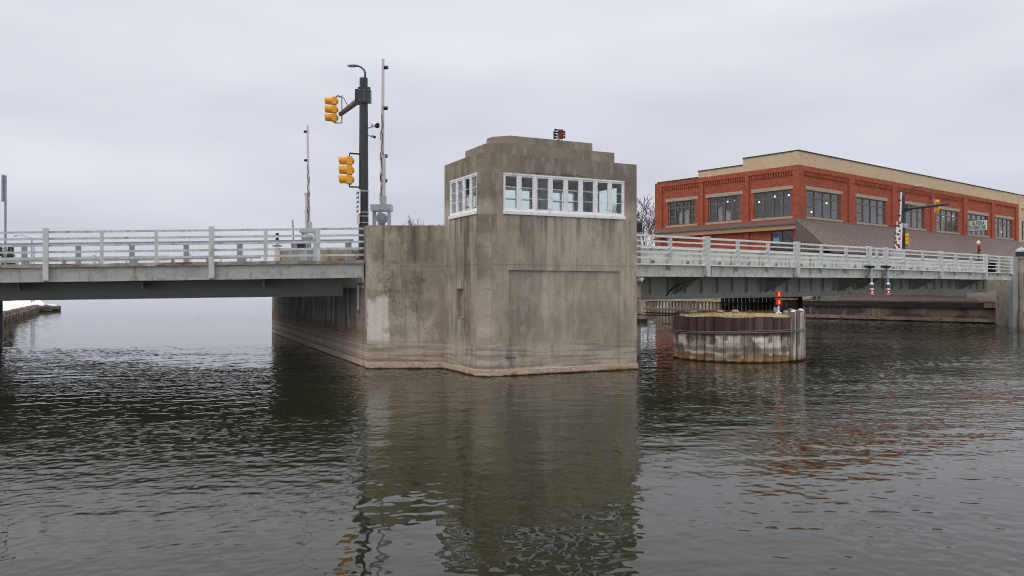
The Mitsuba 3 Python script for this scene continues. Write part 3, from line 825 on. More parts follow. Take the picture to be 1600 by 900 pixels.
def signal_head(base, facing, scale, label, group=None):
    """A three-light signal; base is the centre of the middle light's door, facing the way the lights point."""
    f = np.array([*facing, 0.0]); f /= np.linalg.norm(f); s = np.cross(f, [0, 0, 1.0])
    k = thing('traffic_signal', label, 'traffic light', group)
    mbx = MB(); c = np.asarray(base, float)
    for i in (-1, 0, 1):
        o = c + np.array([0, 0, 0.355 * i * scale])
        m = trimesh.creation.box([0.2, 0.33, 0.335])
        mm = m3.Manifold.batch_hull([m3.Manifold.sphere(0.03, 8).translate([x, y, z]) for x in (-0.07, 0.07) for y in (-0.135, 0.135) for z in (-0.138, 0.138)])
        mm = mm + m3.Manifold.sphere(0.13, 20).scale([0.75, 1, 1]).translate([-0.09, 0, 0])
        q = mm.to_mesh(); v = q.vert_properties[:, :3] * scale
        mbx.add(o + v[:, :1] * f + v[:, 1:2] * s + v[:, 2:] * np.array([0, 0, 1]), q.tri_verts)
    put('housing', mbx, 'mat_yellow', k, smooth=35)
    for i in (1, 0, -1):
        o = c + np.array([0, 0, 0.355 * i * scale]) + f * 0.095 * scale
        # tunnel visor: a tube with walls, cut back below
        n = 28; vs = []
        for ring_r in (0.155, 0.145):
            for end in (0, 1):
                for q in range(n):
                    t = -math.pi / 2 + 0.5 + (2 * math.pi - 1.0) * q / (n - 1)
                    ln = 0.32 * end * (0.86 + 0.14 * (0.5 + 0.5 * math.sin(t)))
                    vs.append(o + scale * (f * ln + s * ring_r * math.cos(t) + np.array([0, 0, 1]) * ring_r * math.sin(t)))
        fs = []
        for q in range(n - 1):
            a, b, cc, d = q, n + q, 2 * n + q, 3 * n + q
            fs += [[a, a + 1, b + 1, b], [cc, d, d + 1, cc + 1], [b, b + 1, d + 1, d], [a, cc, cc + 1, a + 1]]
        put('visor', MB().add(vs, fs), 'mat_yellow', k)
        put('lens', MB().tube([o, o + f * 0.02 * scale], 0.14 * scale, 20), 'mat_black', k)
    return k, c, f


PX, PY = at(568, 0, 32.3)[:2]; PB = LF.zf(12) + CT
pole = thing('signal_pole', 'tall dark grey signal pole with curved street lamp beside the wing wall', 'pole')
zt = zat(122, 32.3)
put('shaft', MB().tube([[PX, PY, PB], [PX, PY, 6.3], [PX, PY, zt]], [0.205, 0.195, 0.165], 20), 'mat_pole', pole, smooth=40)
put('base_plate', MB().box(PX - 0.3, PX + 0.3, PY - 0.3, PY + 0.3, PB, PB + 0.05), 'mat_pole', pole)
for dx in (-0.22, 0.22):
    for dy in (-0.22, 0.22):
        put('anchor_bolt', MB().tube([[PX + dx, PY + dy, PB + 0.05], [PX + dx, PY + dy, PB + 0.14]], 0.035, 8), 'mat_black', pole)
zb0, zb1 = zat(162, 32.3), zat(138, 32.3)
put('arm_clamp', MB().box(PX - 0.18, PX + 0.31, PY - 0.26, PY - 0.2, zb0, zb1).box(PX - 0.34, PX - 0.185, PY - 0.05, PY + 0.3, zb0 + 0.02, zb1 - 0.03).box(PX - 0.18, PX + 0.28, PY - 0.195, PY + 0.22, zb0 + 0.05, zb1 - 0.05), 'mat_pole', pole)
put('clamp_bolt', bolts([[PX + dx, PY - 0.26, zb0 + dz] for dx in (-0.11, 0.24) for dz in (0.1, 0.5)] + [[PX + 0.06, PY - 0.26, zb0 + dz] for dz in (0.12, 0.24, 0.36, 0.48)], [0, -1, 0], 0.03, 0.03), 'mat_galv', pole, kind='stuff')
am0 = np.array([PX - 0.2, PY + 0.25, zat(153, 32.3)]); am1 = at(532, 178, 35.3)
put('mast_arm', MB().tube([am0, am1], [0.13, 0.10], 14), 'mat_rust_steel', pole, smooth=40)
lp = [[PX + 0.06, PY, zt - 0.03], [PX + 0.06, PY, zt + 0.2], [PX + 0.02, PY, zt + 0.33], [PX - 0.1, PY, zt + 0.44], [PX - 0.24, PY, zt + 0.5]]
put('lamp_bracket', MB().tube(lp, [0.045, 0.04, 0.035, 0.035, 0.03], 10), 'mat_pole', pole, smooth=40)
put('lamp_head', MB().sphere([PX - 0.42, PY, zt + 0.50], 0.24, 2, (1, 0.55, 0.24)), 'mat_galv', pole, smooth=True)
for y in (299, 332, 338, 348):
    z = zat(y, 32.3); put('band', MB().tube([[PX, PY, z - 0.02], [PX, PY, z + 0.02]], 0.208, 20), 'mat_galv_pale', pole, smooth=40)

u1 = at(522, 171, 35.2)
k, c, f = signal_head(u1, (-1, -0.22), 1.02, 'yellow traffic signal hung on the mast arm, upper of the two on the dark pole', 'traffic signals on the left span')
put('bracket', MB().tube([c + [0.33, 0, -0.6], c + [0.33, 0, 0.62]], 0.032, 8).tube([c + [0, 0, -0.58], c + [0.34, 0, -0.58]], 0.03, 8).tube([c + [0, 0, 0.56], c + [0.34, 0, 0.56]], 0.03, 8), 'mat_galv_pale', k, smooth=40)
solo('signal_cable', MB().tube([c + [0.02, 0, 0.5], c + [0.16, -0.05, 0.62], c + [0.42, 0, 0.5], c + [0.62, 0, 0.1], c + [0.75, 0.0, 0.02]], 0.018, 6), 'mat_cable', 'thin black cable looping from the upper signal to the mast arm', 'cable')
u2 = at(546, 266, 32.1)
k, c, f = signal_head(u2, (-1, -0.22), 1.05, 'yellow three light traffic signal on the side of the dark pole, lower of two', 'traffic signals on the left span')
put('bracket', MB().tube([c + [0.0, 0, 0.56], c + [0.0, 0, 0.68], c + [0.42, 0.1, 0.66]], 0.035, 8).tube([c + [0.0, 0, -0.56], c + [0.0, 0, -0.66], c + [0.42, 0.1, -0.66]], 0.035, 8), 'mat_black', k, smooth=40)

# the white sign on the pole, turned to the road
s0, s1 = at(556.5, 0, 32.15), at(562.8, 0, 31.75)
sign = thing('road_sign', 'narrow white sign with rows of black lettering strapped to the signal pole', 'sign')
za, zb = zat(334.5, 32), zat(296.5, 32)
sd = (s1 - s0)[:2] / np.linalg.norm((s1 - s0)[:2]); nrm = np.array([sd[1], -sd[0]])
SFm = Frame(s0[:2], sd)
put('panel', SFm.box(MB(), 0, 0.44, 0, 0.015, za, zb), 'mat_white', sign)
mb = MB()
for i, rows in enumerate(((0.14, 0.16), (0.15, 0.14), (0.08, 0.1, 0.12), (0.1, 0.14), (0.12, 0.12))):
    z = zb - 0.13 - 0.18 * i; x = 0.05
    for w in rows:
        SFm.box(mb, x, x + w - 0.025, -0.006, -0.001, z - 0.045, z + 0.045); x += w + 0.012
put('lettering', mb, 'mat_black', sign, kind='stuff')
solo('small_sign', SFm.box(MB(), 0.06, 0.36, 0, 0.012, zat(350, 32), zat(336.5, 32)), 'mat_sign_pink' if 'mat_sign_pink' in scene else flat('mat_sign_pink', lin(214, 186, 184), 0.5), 'small reddish white sign below the white sign on the signal pole', 'sign')


def camera_box(name, p, d, L, r, bs_, label, arm_to):
    k = thing(name, label, 'camera')
    p, d = np.asarray(p, float), np.asarray(d, float) / np.linalg.norm(d)
    put('body', MB().tube([p - d * L / 2, p + d * L / 2], r, 12), bs_, k, smooth=40)
    put('hood', MB().tube([p + d * L * 0.5, p + d * (L * 0.5 + 0.05)], [r * 1.08, r * 1.05], 12), 'mat_black', k, smooth=40)
    put('arm', MB().tube([p - d * L * 0.2 + [0, 0, -r * 0.6], arm_to], 0.022, 8), 'mat_galv', k, smooth=40)


camera_box('traffic_camera', at(585.5, 195, 32.2), [0.75, -0.6, -0.28], 0.27, 0.10, 'mat_white', 'white traffic camera on a short arm right of the signal pole', [PX + 0.17, PY, zat(200, 32.3)])
camera_box('traffic_camera', at(582.5, 213, 32.2), [0.75, -0.6, -0.35], 0.16, 0.05, 'mat_galv', 'small dark camera under the white one on the signal pole', [PX + 0.17, PY, zat(211, 32.3)])


# ------------------------------------------------------------------ barrier gates
flat('mat_arm', lin(206, 203, 200), 0.55, 0.3)


def gate(label, bx, by, z0, ztop, lean, wide, sgn=1, red=True, group=None, frame_z=(5.5, 6.4)):
    k = thing('barrier_gate', label, 'barrier gate', group)
    x, y = bx, by
    zc = frame_z[1] + 0.03
    n = 14
    p0 = np.array([x + 0.02, y, zc]); p1 = np.array([x + 0.02 + lean, y, ztop])
    for i in range(n):
        a, b = i / n, (i + 1) / n
        w0, w1 = 0.16 - 0.05 * a, 0.16 - 0.05 * b
        mb = MB(); mb.beam(p0 + (p1 - p0) * a, p0 + (p1 - p0) * b, 0.05, w0, (1, 0, 0), 0.05, w1)
        put('arm_board', mb, 'mat_arm', k)
    for i in range(n // 4 + 1):
        a, b = (2 * i + 0.2) / n, (2 * i + 1.0) / n
        mb = MB(); q0, q1 = p0 + (p1 - p0) * a, p0 + (p1 - p0) * b
        mb.beam(q0 + [-0.085 * sgn, -0.02, 0], q1 + [-0.085 * sgn, -0.02, 0], 0.04, 0.02, (1, 0, 0)); put('red_stripe', mb, 'mat_red', k)
    for a in (0.16, 0.33, 0.66, 0.94):
        c = p0 + (p1 - p0) * a
        put('arm_lamp', MB().tube([c + [0.05 * sgn, -0.03, 0], c + [0.21 * sgn, -0.05, 0]], [0.075, 0.08], 12), 'mat_black', k, smooth=40)
    t_ = np.linspace(0.02, 0.62, 16)[:, None]; cab = p0 + (p1 - p0) * t_ + np.hstack([0.05 * np.sin(t_ * 60), 0 * t_ - 0.1, 0 * t_]); put('arm_cable', MB().tube(cab, 0.016, 5), 'mat_cable', k)
    mb = MB(); mb.beam([x + 0.12 * sgn, y - 0.06, zc], [x + 0.12 * sgn, y - 0.06, zc + 2.05], 0.12, 0.13); put('counter_arm', mb, 'mat_arm', k)
    mb = MB(); mb.box(x - 0.02, x + 0.2, y - 0.16, y + 0.1, zc, zc + 0.35); put('arm_socket', mb, 'mat_galv_pale', k)
    za, zb = frame_z
    for lx in (-wide / 2, -wide / 2 + 0.3, wide / 2 - 0.16):
        put('leg', MB().box(x + lx, x + lx + 0.14, y - 0.2 if lx != -wide / 2 else y + 0.25, y - 0.05 if lx != -wide / 2 else y + 0.4, z0, zb - 0.26), 'mat_galv_pale', k)
    put('frame_top', MB().box(x - wide / 2, x + wide / 2, y - 0.25, y + 0.42, zb - 0.26, zb), 'mat_galv_pale', k)
    put('drive_housing', MB().tube([[x + 0.03, y + 0.02, zb - 0.58], [x + 0.03, y - 0.24, zb - 0.58]], 0.23, 20).box(x - 0.03, x + 0.17, y - 0.28, y - 0.245, zb - 0.68, zb - 0.48), 'mat_galv', k, smooth=40)
    put('drive_foot', MB().box(x - 0.06, x + 0.14, y - 0.15, y + 0.1, z0, zb - 0.78), 'mat_galv', k)


g1 = at(596, 0, 34)
gate('tall raised barrier gate arm beside the dark signal pole, machine behind the wing wall', g1[0], 34.0, 4.1, zat(92, 34), 0.05, 0.86, 1, frame_z=(5.5, zat(320, 34)))
g2 = at(482, 0, 48)
gate('thin distant raised barrier gate arm left of the signal pole across the road', g2[0], 48.0, 4.1, zat(196, 48), -0.08, 0.98, -1, frame_z=(5.5, zat(357, 48)))

# small things standing on the deck left of the gate
k = thing('marker_post', 'short banded marker post with round base standing on the far railing', 'post')
q = at(432, 0, 50)
put('pillar', MB().box(q[0] - 0.14, q[0] + 0.14, 50, 50.3, 4.0, zat(387, 50)), 'mat_rail', k)
put('base', MB().tube([[q[0], 50.15, zat(385, 50)], [q[0], 50.15, zat(383, 50)]], 0.3, 14), 'mat_galv', k)
for i, m in enumerate(('mat_galv', 'mat_white', 'mat_black', 'mat_white', 'mat_black')):
    a, b = zat(383 - 3.8 * i, 50), zat(383 - 3.8 * (i + 1), 50)
    put('band', MB().tube([[q[0], 50.15, a], [q[0], 50.15, b]], 0.1, 10), m, k)
q0, q1 = at(460, 380, 46), at(457.3, 344, 46)
k = thing('leaning_post', 'thin grey leaning post with a narrow flat panel left of the distant gate', 'post')
put('shaft', MB().beam(q0 - [0, 0, 1.2], q1, 0.09, 0.06), 'mat_galv', k)
put('panel', MB().beam(q1 - [-0.04, 0.06, 0.36], q1 + [0, -0.06, 0], 0.11, 0.05), 'mat_galv', k)
q = at(467, 385, 44)
solo('control_box', MB().box(q[0] - 0.32, q[0] + 0.3, 44, 44.4, q[2] - 0.18, q[2] + 0.16), 'mat_black', 'dark flat box low beside the leg of the distant gate', 'box')

# ------------------------------------------------------------------ right bascule leaves
QU = np.array([34.91, 29.5]); QL = float(np.linalg.norm(QU))


def camber(a):
    t = a / 45.7
    return 0.42 * t - 0.20 * t * t


RF = Frame([5.74, 36.0], QU, zf=camber)
TR = 5.47                                # top rail at a = 0
thick1 = [RF.a_of(p) for p in (1103, 1244, 1357)]; thin1 = [RF.a_of(p) for p in (1047, 1153, 1200, 1283.5, 1322, 1370.2)]
thick2 = [RF.a_of(p) for p in (1383, 1469, 1539)]; thin2 = [RF.a_of(p) for p in (1412.5, 1442, 1493.5, 1517.5, 1561, 1581)]
mid = RF.a_of(1372)
AEND = RF.a_of(1582.5)


def leaf(label, rlabel, a0, a1, thick, thin, sign_lights=False):
    k = thing('bascule_leaf', label, 'bridge')
    n = 6
    mb = RF.box(MB(), a0, a1, 0.10, 0.13, 3.60, 4.10, n)
    RF.box(mb, a0, a1, 0.02, 0.34, 3.575, 3.598, n)
    put('fascia_plate', mb, 'mat_fascia', k)
    mb = RF.box(MB(), a0, a1, -0.10, 0.5, 4.105, 4.165, n)
    put('ledge', mb, 'mat_rail_white', k)
    put('walk_slab', RF.box(MB(), a0, a1, 0.5, 1.86, 4.06, 4.16, n), 'mat_steel', k)
    put('deck', RF.box(MB(), a0, a1, 1.95, 15.2, 3.9, 4.15, n), 'mat_deck_soffit', k)
    gb = 2.52 if a0 < 5 else 2.60
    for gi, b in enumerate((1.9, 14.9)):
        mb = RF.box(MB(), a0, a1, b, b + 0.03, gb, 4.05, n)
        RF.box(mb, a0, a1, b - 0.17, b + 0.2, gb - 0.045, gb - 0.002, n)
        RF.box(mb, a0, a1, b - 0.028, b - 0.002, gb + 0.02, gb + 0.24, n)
        gk = put('main_girder', mb, 'mat_girder_pale_shaded', k)  # lower web carries painted shade, the upper web keeps the plain pale colour
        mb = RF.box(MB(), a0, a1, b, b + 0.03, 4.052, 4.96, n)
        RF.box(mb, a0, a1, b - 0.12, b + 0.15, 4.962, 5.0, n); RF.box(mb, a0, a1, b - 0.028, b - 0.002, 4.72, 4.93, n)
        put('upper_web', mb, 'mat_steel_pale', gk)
        if gi == 0:
            mb = MB()
            for a in np.arange(a0 + 0.5, a1, 1.36):
                RF.box(mb, a - 0.016, a + 0.016, 1.76, 1.87, gb + 0.25, 4.05)
                put('stiffener', mb, 'mat_girder_pale_shaded', gk, kind='stuff')
            mb = MB()
            for a in np.arange(a0 + 1.86, a1, 2.72):
                RF.box(mb, a - 0.05, a + 0.05, 1.78, 1.87, 4.17, 4.71); RF.box(mb, a + 0.3, a + 0.34, 1.8, 1.87, 4.17, 4.71)
            put('upper_stiffener', mb, 'mat_steel_pale', gk, kind='stuff')
            pts = [RF.pt(a, 1.87, z) for a in np.arange(a0 + 0.1, a1, 0.34) for z in (gb + 0.07, gb + 0.19)]
            put('rivet', bolts(pts, -RF.vec(0, 1), 0.028, 0.025), 'mat_girder_pale_shaded', gk, kind='stuff')
            mb = MB()
            for a in np.arange(a0 + 0.1, a1 - 0.1, 0.25):
                RF.box(mb, a - 0.05, a + 0.05, 1.84, 1.96, 5.0, 5.045)
            put('top_rivet', mb, 'mat_rail_white', gk, kind='stuff')
    for b in (4.5, 7.2, 9.8, 12.4):
        mb = RF.box(MB(), a0, a1, b, b + 0.03, 3.2, 3.9, 2); RF.box(mb, a0, a1, b - 0.12, b + 0.15, 3.17, 3.2, 2)
        put('stringer', mb, 'mat_girder_pale_shaded', k)
    for a in thick:
        mb = MB(); z = camber(a)
        mb.sheet([RF.pt(a, 1.87, gb + 0.25), RF.pt(a, 1.87, 4.05), RF.pt(a, 0.14, 4.05), RF.pt(a, 0.14, 3.60)], 0.03)
        RF.box(mb, a - 0.09, a + 0.09, 0.135, 0.2, 3.6, 4.0)
        d0, d1 = RF.pt(a, 1.86, gb + 0.23), RF.pt(a, 0.14, 3.585)
        mb.beam(d0, d1, 0.2, 0.025)
        put('bracket', mb, 'mat_girder_pale_shaded', k)
        mb = RF.box(MB(), a - 0.02, a + 0.02, 1.95, 14.85, 2.85, 3.9)
        put('floor_beam', mb, 'mat_girder_pale_shaded', k)
    pts = [RF.pt(a, 0.10, 3.625) for a in np.arange(a0 + 0.1, a1, 0.26)]
    put('bolt', bolts(pts, -RF.vec(0, 1), 0.018, 0.015), 'mat_steel', k, kind='stuff')
    for a in thin[:-1] if a0 < 5 else thin:       # little hangers under the ledge
        mb = RF.box(MB(), a - 0.11, a - 0.05, 0.0, 0.098, 3.92, 4.10); RF.box(mb, a + 0.02, a + 0.06, 0.0, 0.098, 3.86, 4.10)
        put('hanger', mb, 'mat_steel', k)
    # scupper pipes under the girder's painted face
    for a in np.arange(a0 + 0.35, a1, 2.72):
        c = RF.pt(a + 0.4, 1.88, 4.34); d = RF.vec(0, -1)
        put('scupper', MB().tube([c, c + d * 0.05], 0.10, 12), 'mat_steel', k, smooth=40)
        put('scupper_mouth', MB().tube([c + d * 0.051, c + d * 0.055], 0.07, 12), 'mat_rust_steel', k, smooth=40)
    r = thing('bridge_railing', rlabel, 'railing')
    for a in thick:
        mb = RF.box(MB(), a - 0.13, a + 0.13, -0.17, 0.09, 3.61, TR + 0.06)
        put('post', mb, 'mat_rail', r)
    for a in thin:
        mb = RF.box(MB(), a - 0.085, a + 0.085, -0.06, 0.07, 4.16, TR - 0.092)
        put('post', mb, 'mat_rail', r)
    for j in range(5):
        z = TR - 0.249 * j; hh = 0.09 if j == 0 else 0.07
        mb = RF.box(MB(), a0, a1, -0.045 if j else -0.07, 0.045, z - hh, z, n)
        put('rail', mb, 'mat_rail_white', r)
    return k


leaf('nearer pale grey leaf of the drawbridge right of the tower, above the round dolphin', 'white railing on the nearer drawbridge leaf, right of the tower', RF.a_of(992), mid - 0.03, thick1, thin1)
leaf('farther pale grey leaf of the drawbridge reaching the right bank', 'white railing on the farther drawbridge leaf, at the right', mid + 0.03, AEND, thick2, thin2)

# navigation lights hung from the ledge where the leaves meet
bs('mat_red_glow', {'type': 'twosided', 'bsdf': {'type': 'principled', 'base_color': {'type': 'rgb', 'value': lin(214, 26, 44)}, 'roughness': 0.2, 'specular': 0.5}})
for px, lab in ((1362, 'hanging navigation light with blue and red lenses, left one of the pair under the drawbridge'), (1387.5, 'hanging navigation light with blue and red lenses, right one of the pair under the drawbridge')):
    a = RF.a_of(px, -0.35); p = RF.pt(a, -0.35, 0); Y = p[1]; x = p[0]
    k = thing('navigation_light', lab, 'light', 'hanging navigation lights')
    Z = lambda py: zat(py, Y)
    put('hanger_pipe', MB().tube([[x, Y, Z(418)], [x, Y, Z(442)]], 0.05, 10), 'mat_galv_pale', k, smooth=40)
    e = RF.pt(a, 0.0, 0)
    mb = MB().tube([[x - 0.08, Y, Z(416.5)], [e[0] - 0.08, e[1], Z(416.5)]], 0.075, 10).tube([[x + 0.1, Y, Z(417)], [e[0] + 0.1, e[1], Z(417)]], 0.075, 10).box(x - 0.14, x + 0.16, Y - 0.06, Y + 0.06, Z(418.3), Z(415.8))
    put('clamp', mb, 'mat_dark', k, smooth=40)
    cab = np.array([[x - 0.1, Y - 0.05, Z(418)], [x - 0.12, Y - 0.05, Z(424)], [x - 0.22, Y, Z(430)], [x - 0.34, Y + 0.2, Z(434)]])
    put('cable', MB().tube(cab, 0.022, 6), 'mat_cable', k)
    put('cap', MB().tube([[x, Y, Z(444.5)], [x, Y, Z(443.3)], [x, Y, Z(441)]], [0.14, 0.12, 0.05], 14), 'mat_white', k, smooth=40)
    for i in range(4):
        t = math.pi / 4 + i * math.pi / 2
        put('cage_bar', MB().tube([[x + 0.125 * math.cos(t), Y + 0.125 * math.sin(t), Z(452.5)], [x + 0.125 * math.cos(t), Y + 0.125 * math.sin(t), Z(444)]], 0.015, 6), 'mat_galv', k)
    put('blue_lens', MB().tube([[x, Y, Z(450)], [x, Y, Z(444.6)]], 0.11, 14), 'mat_blue', k, smooth=40)
    put('collar', MB().tube([[x, Y, Z(453)], [x, Y, Z(450.2)]], [0.14, 0.1], 14), 'mat_white', k, smooth=40)
    put('red_lens', MB().tube([[x, Y, Z(458.6)], [x, Y, Z(453.2)]], 0.115, 14), 'mat_red_glow', k, smooth=40)
    put('base', MB().tube([[x, Y, Z(459.8)], [x, Y, Z(458.7)]], 0.14, 14), 'mat_white', k, smooth=40)
    put('bulb', MB().sphere([x - 0.02, Y - 0.115, Z(456)], 0.045, 2), 'mat_red_glow', k, emitter={'type': 'area', 'radiance': {'type': 'rgb', 'value': [0.8, 0.2, 0.2]}})

# cctv camera on the end column and a conduit sagging under the near leaf
camera_box('security_camera', at(1001.5, 437, 36.2), [0.9, -0.4, -0.25], 0.26, 0.1, 'mat_white', 'white security camera on the column at the right edge of the tower', at(999, 443, 36.4))
c = [at(1041, 462, 38.6), at(1046, 455, 38.4), at(1054, 448, 38.0), at(1071, 440, 37.6), at(1090, 433, 37.4)]
solo('black_conduit', MB().tube(c, 0.035, 6), 'mat_cable', 'black cable sagging under the nearer drawbridge leaf right of the tower', 'cable')

# ------------------------------------------------------------------ round dolphin of sheet piles
DC = np.array([9.88, 35.47]); DR = 2.62
dol = thing('round_dolphin', 'round rusty sheet pile dolphin with mossy top in the water', 'dolphin')


def pan(c0, c1, out, depth, z0, z1):
    """One trough-shaped sheet pile between two angles of the ring."""
    mb = MB(); prof = [(0, 0.0), (0.16, 0.0), (0.30, depth), (0.70, depth), (0.84, 0.0), (1.0, 0.0)]
    pin, pout = [], []
    for t, d in prof:
        an = c0 + (c1 - c0) * t
        for lst, r in ((pout, DR + d), (pin, DR + d - 0.05)):
            lst.append([DC[0] + r * math.cos(an), DC[1] + r * math.sin(an)])
    for i in range(len(prof) - 1):
        a, b, c, d = pout[i], pout[i + 1], pin[i + 1], pin[i]
        mb.hexa([[*a, z0], [*b, z0], [*c, z0], [*d, z0], [*a, z1], [*b, z1], [*c, z1], [*d, z1]])
    return mb


NP = 40
for i in range(NP):
    c0, c1 = 2 * math.pi * i / NP, 2 * math.pi * (i + 1) / NP
    m = (c0 + c1) / 2
    ang = (math.degrees(m) + 360) % 360
    if ang > 312 or ang < 25:
        continue
    back = 30 < ang < 155
    put('sheet_pile', pan(c0 + 0.001, c1 - 0.001, 1, 0.11, -1.5, (1.86 if not back else 2.0) + 0.02 * math.sin(i * 5.1)), 'mat_sheet_pile', dol)
for i, ang in enumerate((310, 318.5, 325.5, 332.5, 339.5, 346.5, 353.5, 0.5, 7.5, 14.5, 21.5)):
    t = math.radians(ang); r = DR + 0.09
    x, y = DC[0] + r * math.cos(t), DC[1] + r * math.sin(t)
    zt2 = 2.08 + 0.05 * math.sin(i * 2.3)
    put('timber_pile', MB().tube([[x, y, -1.5], [x, y, zt2 - 0.03], [x, y, zt2]], [0.135, 0.13, 0.11], 12), 'mat_timber_pale', dol, smooth=40)
    if i in (0, 3, 5, 6, 8):
        put('snow_cap', MB().sphere([x, y, zt2], 0.1, 2, (1, 1, 0.35)), 'mat_snow', dol, smooth=True)
for zz, rr, m in ((1.2, 0.03, 'mat_band'),):
    t = np.radians(np.linspace(0, 360, 121))
    dip = 0.07 * np.cos(np.radians(np.linspace(0, 360, 121)) - math.radians(330))
    ring = np.stack([DC[0] + (DR + 0.12 + rr + 0.09 * (np.cos(t - math.radians(345)) > 0.75)) * np.cos(t), DC[1] + (DR + 0.12 + rr + 0.09 * (np.cos(t - math.radians(345)) > 0.75)) * np.sin(t), zz + dip], -1)
    put('cable_band', MB().tube(ring, 0.024, 8, caps=False).tube(ring + [0, 0, 0.07], 0.02, 8, caps=False), m, dol, smooth=40)
th = np.linspace(0, 2 * math.pi, 49)[:-1]
rings = [(0.0, 1), (0.7, 24), (1.5, 36), (2.1, 48), (2.59, 48)]
v = [[DC[0], DC[1], 1.93]]; 
N2 = 48
for r, _ in rings[1:]:
    for t in th:
        x, y = DC[0] + r * math.cos(t), DC[1] + r * math.sin(t)
        v.append([x, y, 1.80 + 0.045 * (y - DC[1]) * 0.6 + 0.05 * float(meshkit.fbm(np.array([x * 1.3, y * 1.3, 0.0]), 3)) + 0.03])
f = [[0, 1 + k, 1 + (k + 1) % N2] for k in range(N2)]
for i in range(3):
    for k in range(N2):
        a, b = 1 + i * N2 + k, 1 + i * N2 + (k + 1) % N2
        f += [[a, a + N2, b + N2], [a, b + N2, b]]
put('mossy_fill', MB().add(v, f), 'mat_moss', dol, smooth=True)
mb = MB(); g = np.random.default_rng(8)
for i in range(900):
    t, r = g.random() * 2 * math.pi, 2.5 * math.sqrt(g.random())
    if meshkit.noise(np.array([r * math.cos(t), r * math.sin(t), 0.3])) < 0.45 and r < 2.1:
        continue
    x, y = DC[0] + r * math.cos(t), DC[1] + r * math.sin(t); z = 1.88 + 0.03 * (y - DC[1])
    h = 0.03 + 0.06 * g.random(); d = g.normal(size=2) * 0.05; s = g.normal(size=2); s = s / np.linalg.norm(s) * 0.012
    mb.add([[x - s[0], y - s[1], z], [x + s[0], y + s[1], z], [x + d[0], y + d[1], z + h]], [[0, 1, 2]])
put('dry_grass', mb, 'mat_grass', dol, kind='stuff')
for i in range(7):
    t = 1.0 + 0.33 * i; r = 1.8 + 0.5 * g.random(); s = 0.06 + 0.07 * g.random()
    m = trimesh.creation.icosphere(2, 1.0); m.vertices *= 1 + 0.4 * (meshkit.noise(m.vertices * 1.6 + i * 7)[:, None] - 0.5); m.apply_scale([s * 1.4, s, s * 0.6]); m.apply_translation([DC[0] + r * math.cos(t), DC[1] + r * math.sin(t), 1.98])
    put('rubble', m, 'mat_rubble' if i % 3 else 'mat_rock', dol)

# red lights on the dolphin
lx = at(1216.5, 0, 33.6)
k = thing('navigation_light', 'two lit red lights one above the other on a white post on the round dolphin', 'light')
x, y = lx[0], lx[1]
put('post', MB().tube([[x, y, 1.95], [x, y, zat(477, y)]], 0.035, 10).box(x - 0.1, x + 0.1, y - 0.1, y + 0.1, zat(490, y), zat(487.5, y)), 'mat_white', k, smooth=40)
bs('mat_red_body', {'type': 'twosided', 'bsdf': {'type': 'principled', 'base_color': {'type': 'rgb', 'value': lin(205, 30, 30)}, 'roughness': 0.4, 'specular': 0.4}})
for zc in (zat(460, y), zat(472, y)):
    put('lamp_box', MB().box(x - 0.085, x + 0.085, y - 0.1, y + 0.1, zc - 0.12, zc + 0.12), 'mat_red_body', k)
    put('lamp_cap', MB().box(x - 0.12, x + 0.12, y - 0.12, y + 0.12, zc + 0.131, zc + 0.15), 'mat_galv', k)
    put('lit_lens', MB().tube([[x - 0.01, y - 0.101, zc - 0.075], [x - 0.01, y - 0.101, zc + 0.075]], 0.036, 10), 'mat_red_body', k, emitter={'type': 'area', 'radiance': {'type': 'rgb', 'value': [0.42, 0.08, 0.01]}})
put('control_box', MB().box(x - 0.14, x - 0.02, y + 0.05, y + 0.2, zat(487, y), zat(480, y)), 'mat_galv', k)
solo('mooring_cable', MB().tube(curve(at(994, 491, 34.0), [DC[0] - 2.62, DC[1] - 0.55, 1.93], 0.06), 0.028, 6), 'mat_cable', 'black cable stretched over the water from the tower to the round dolphin', 'cable')
solo('timber_stub', MB().box(at(993, 0, 35)[0], at(1011.5, 0, 35)[0], 35, 35.35, zat(511.5, 35), zat(498, 35)), 'mat_timber_dark', 'short dark timber end sticking out behind the right edge of the tower', 'timber')

# ------------------------------------------------------------------ timber pile groups beyond the bridge
cl = thing('pile_cluster', 'dark timber pile cluster with snow on top under the bridge behind the round dolphin', 'pile cluster')
for i in range(14):
    px = 1129 + 85 * i / 13
    Yc = 60 + 2.2 * abs(i - 8) / 8
    p = at(px, 0, Yc); top = zat(464.5 + 1.0 * math.sin(i * 1.7), Yc)
    put('pile', MB().tube([[p[0], Yc, -1.5], [p[0], Yc, top]], 0.145, 8), 'mat_timber_dark', cl, smooth=40)
    if 4 < i < 12:
        put('snow_cap', MB().sphere([p[0] + 0.14, Yc + 0.3, top - 0.03], 0.15, 1, (1, 1, 0.8)), 'mat_snow', cl, smooth=True)
p0, p1 = at(1126, 0, 62), at(1216, 0, 60)
put('wale', MB().beam([p0[0], 61.9, zat(475, 61)], [p1[0], 59.7, zat(475, 60)], 0.14, 0.12), 'mat_timber_dark', cl)
tf_ = thing('timber_fender', 'weathered timber fender with two broad planks right of the dark pile cluster', 'fender')
for i in range(7):
    px = 1217 + 34 * i / 6; p = at(px, 0, 64)
    put('pile', MB().tube([[p[0], 64, -1.5], [p[0], 64, zat(470, 64)]], 0.16, 8), 'mat_timber_pale', tf_, smooth=40)
for ya, yb in ((458, 460.5), (461.5, 466.5), (468, 472.5)):
    a, b = at(1198, 0, 63.7), at(1252, 0, 63.7)
    put('plank', MB().box(a[0], b[0], 63.5, 63.7, zat(yb, 63.6), zat(ya, 63.6)), 'mat_timber_quay', tf_)
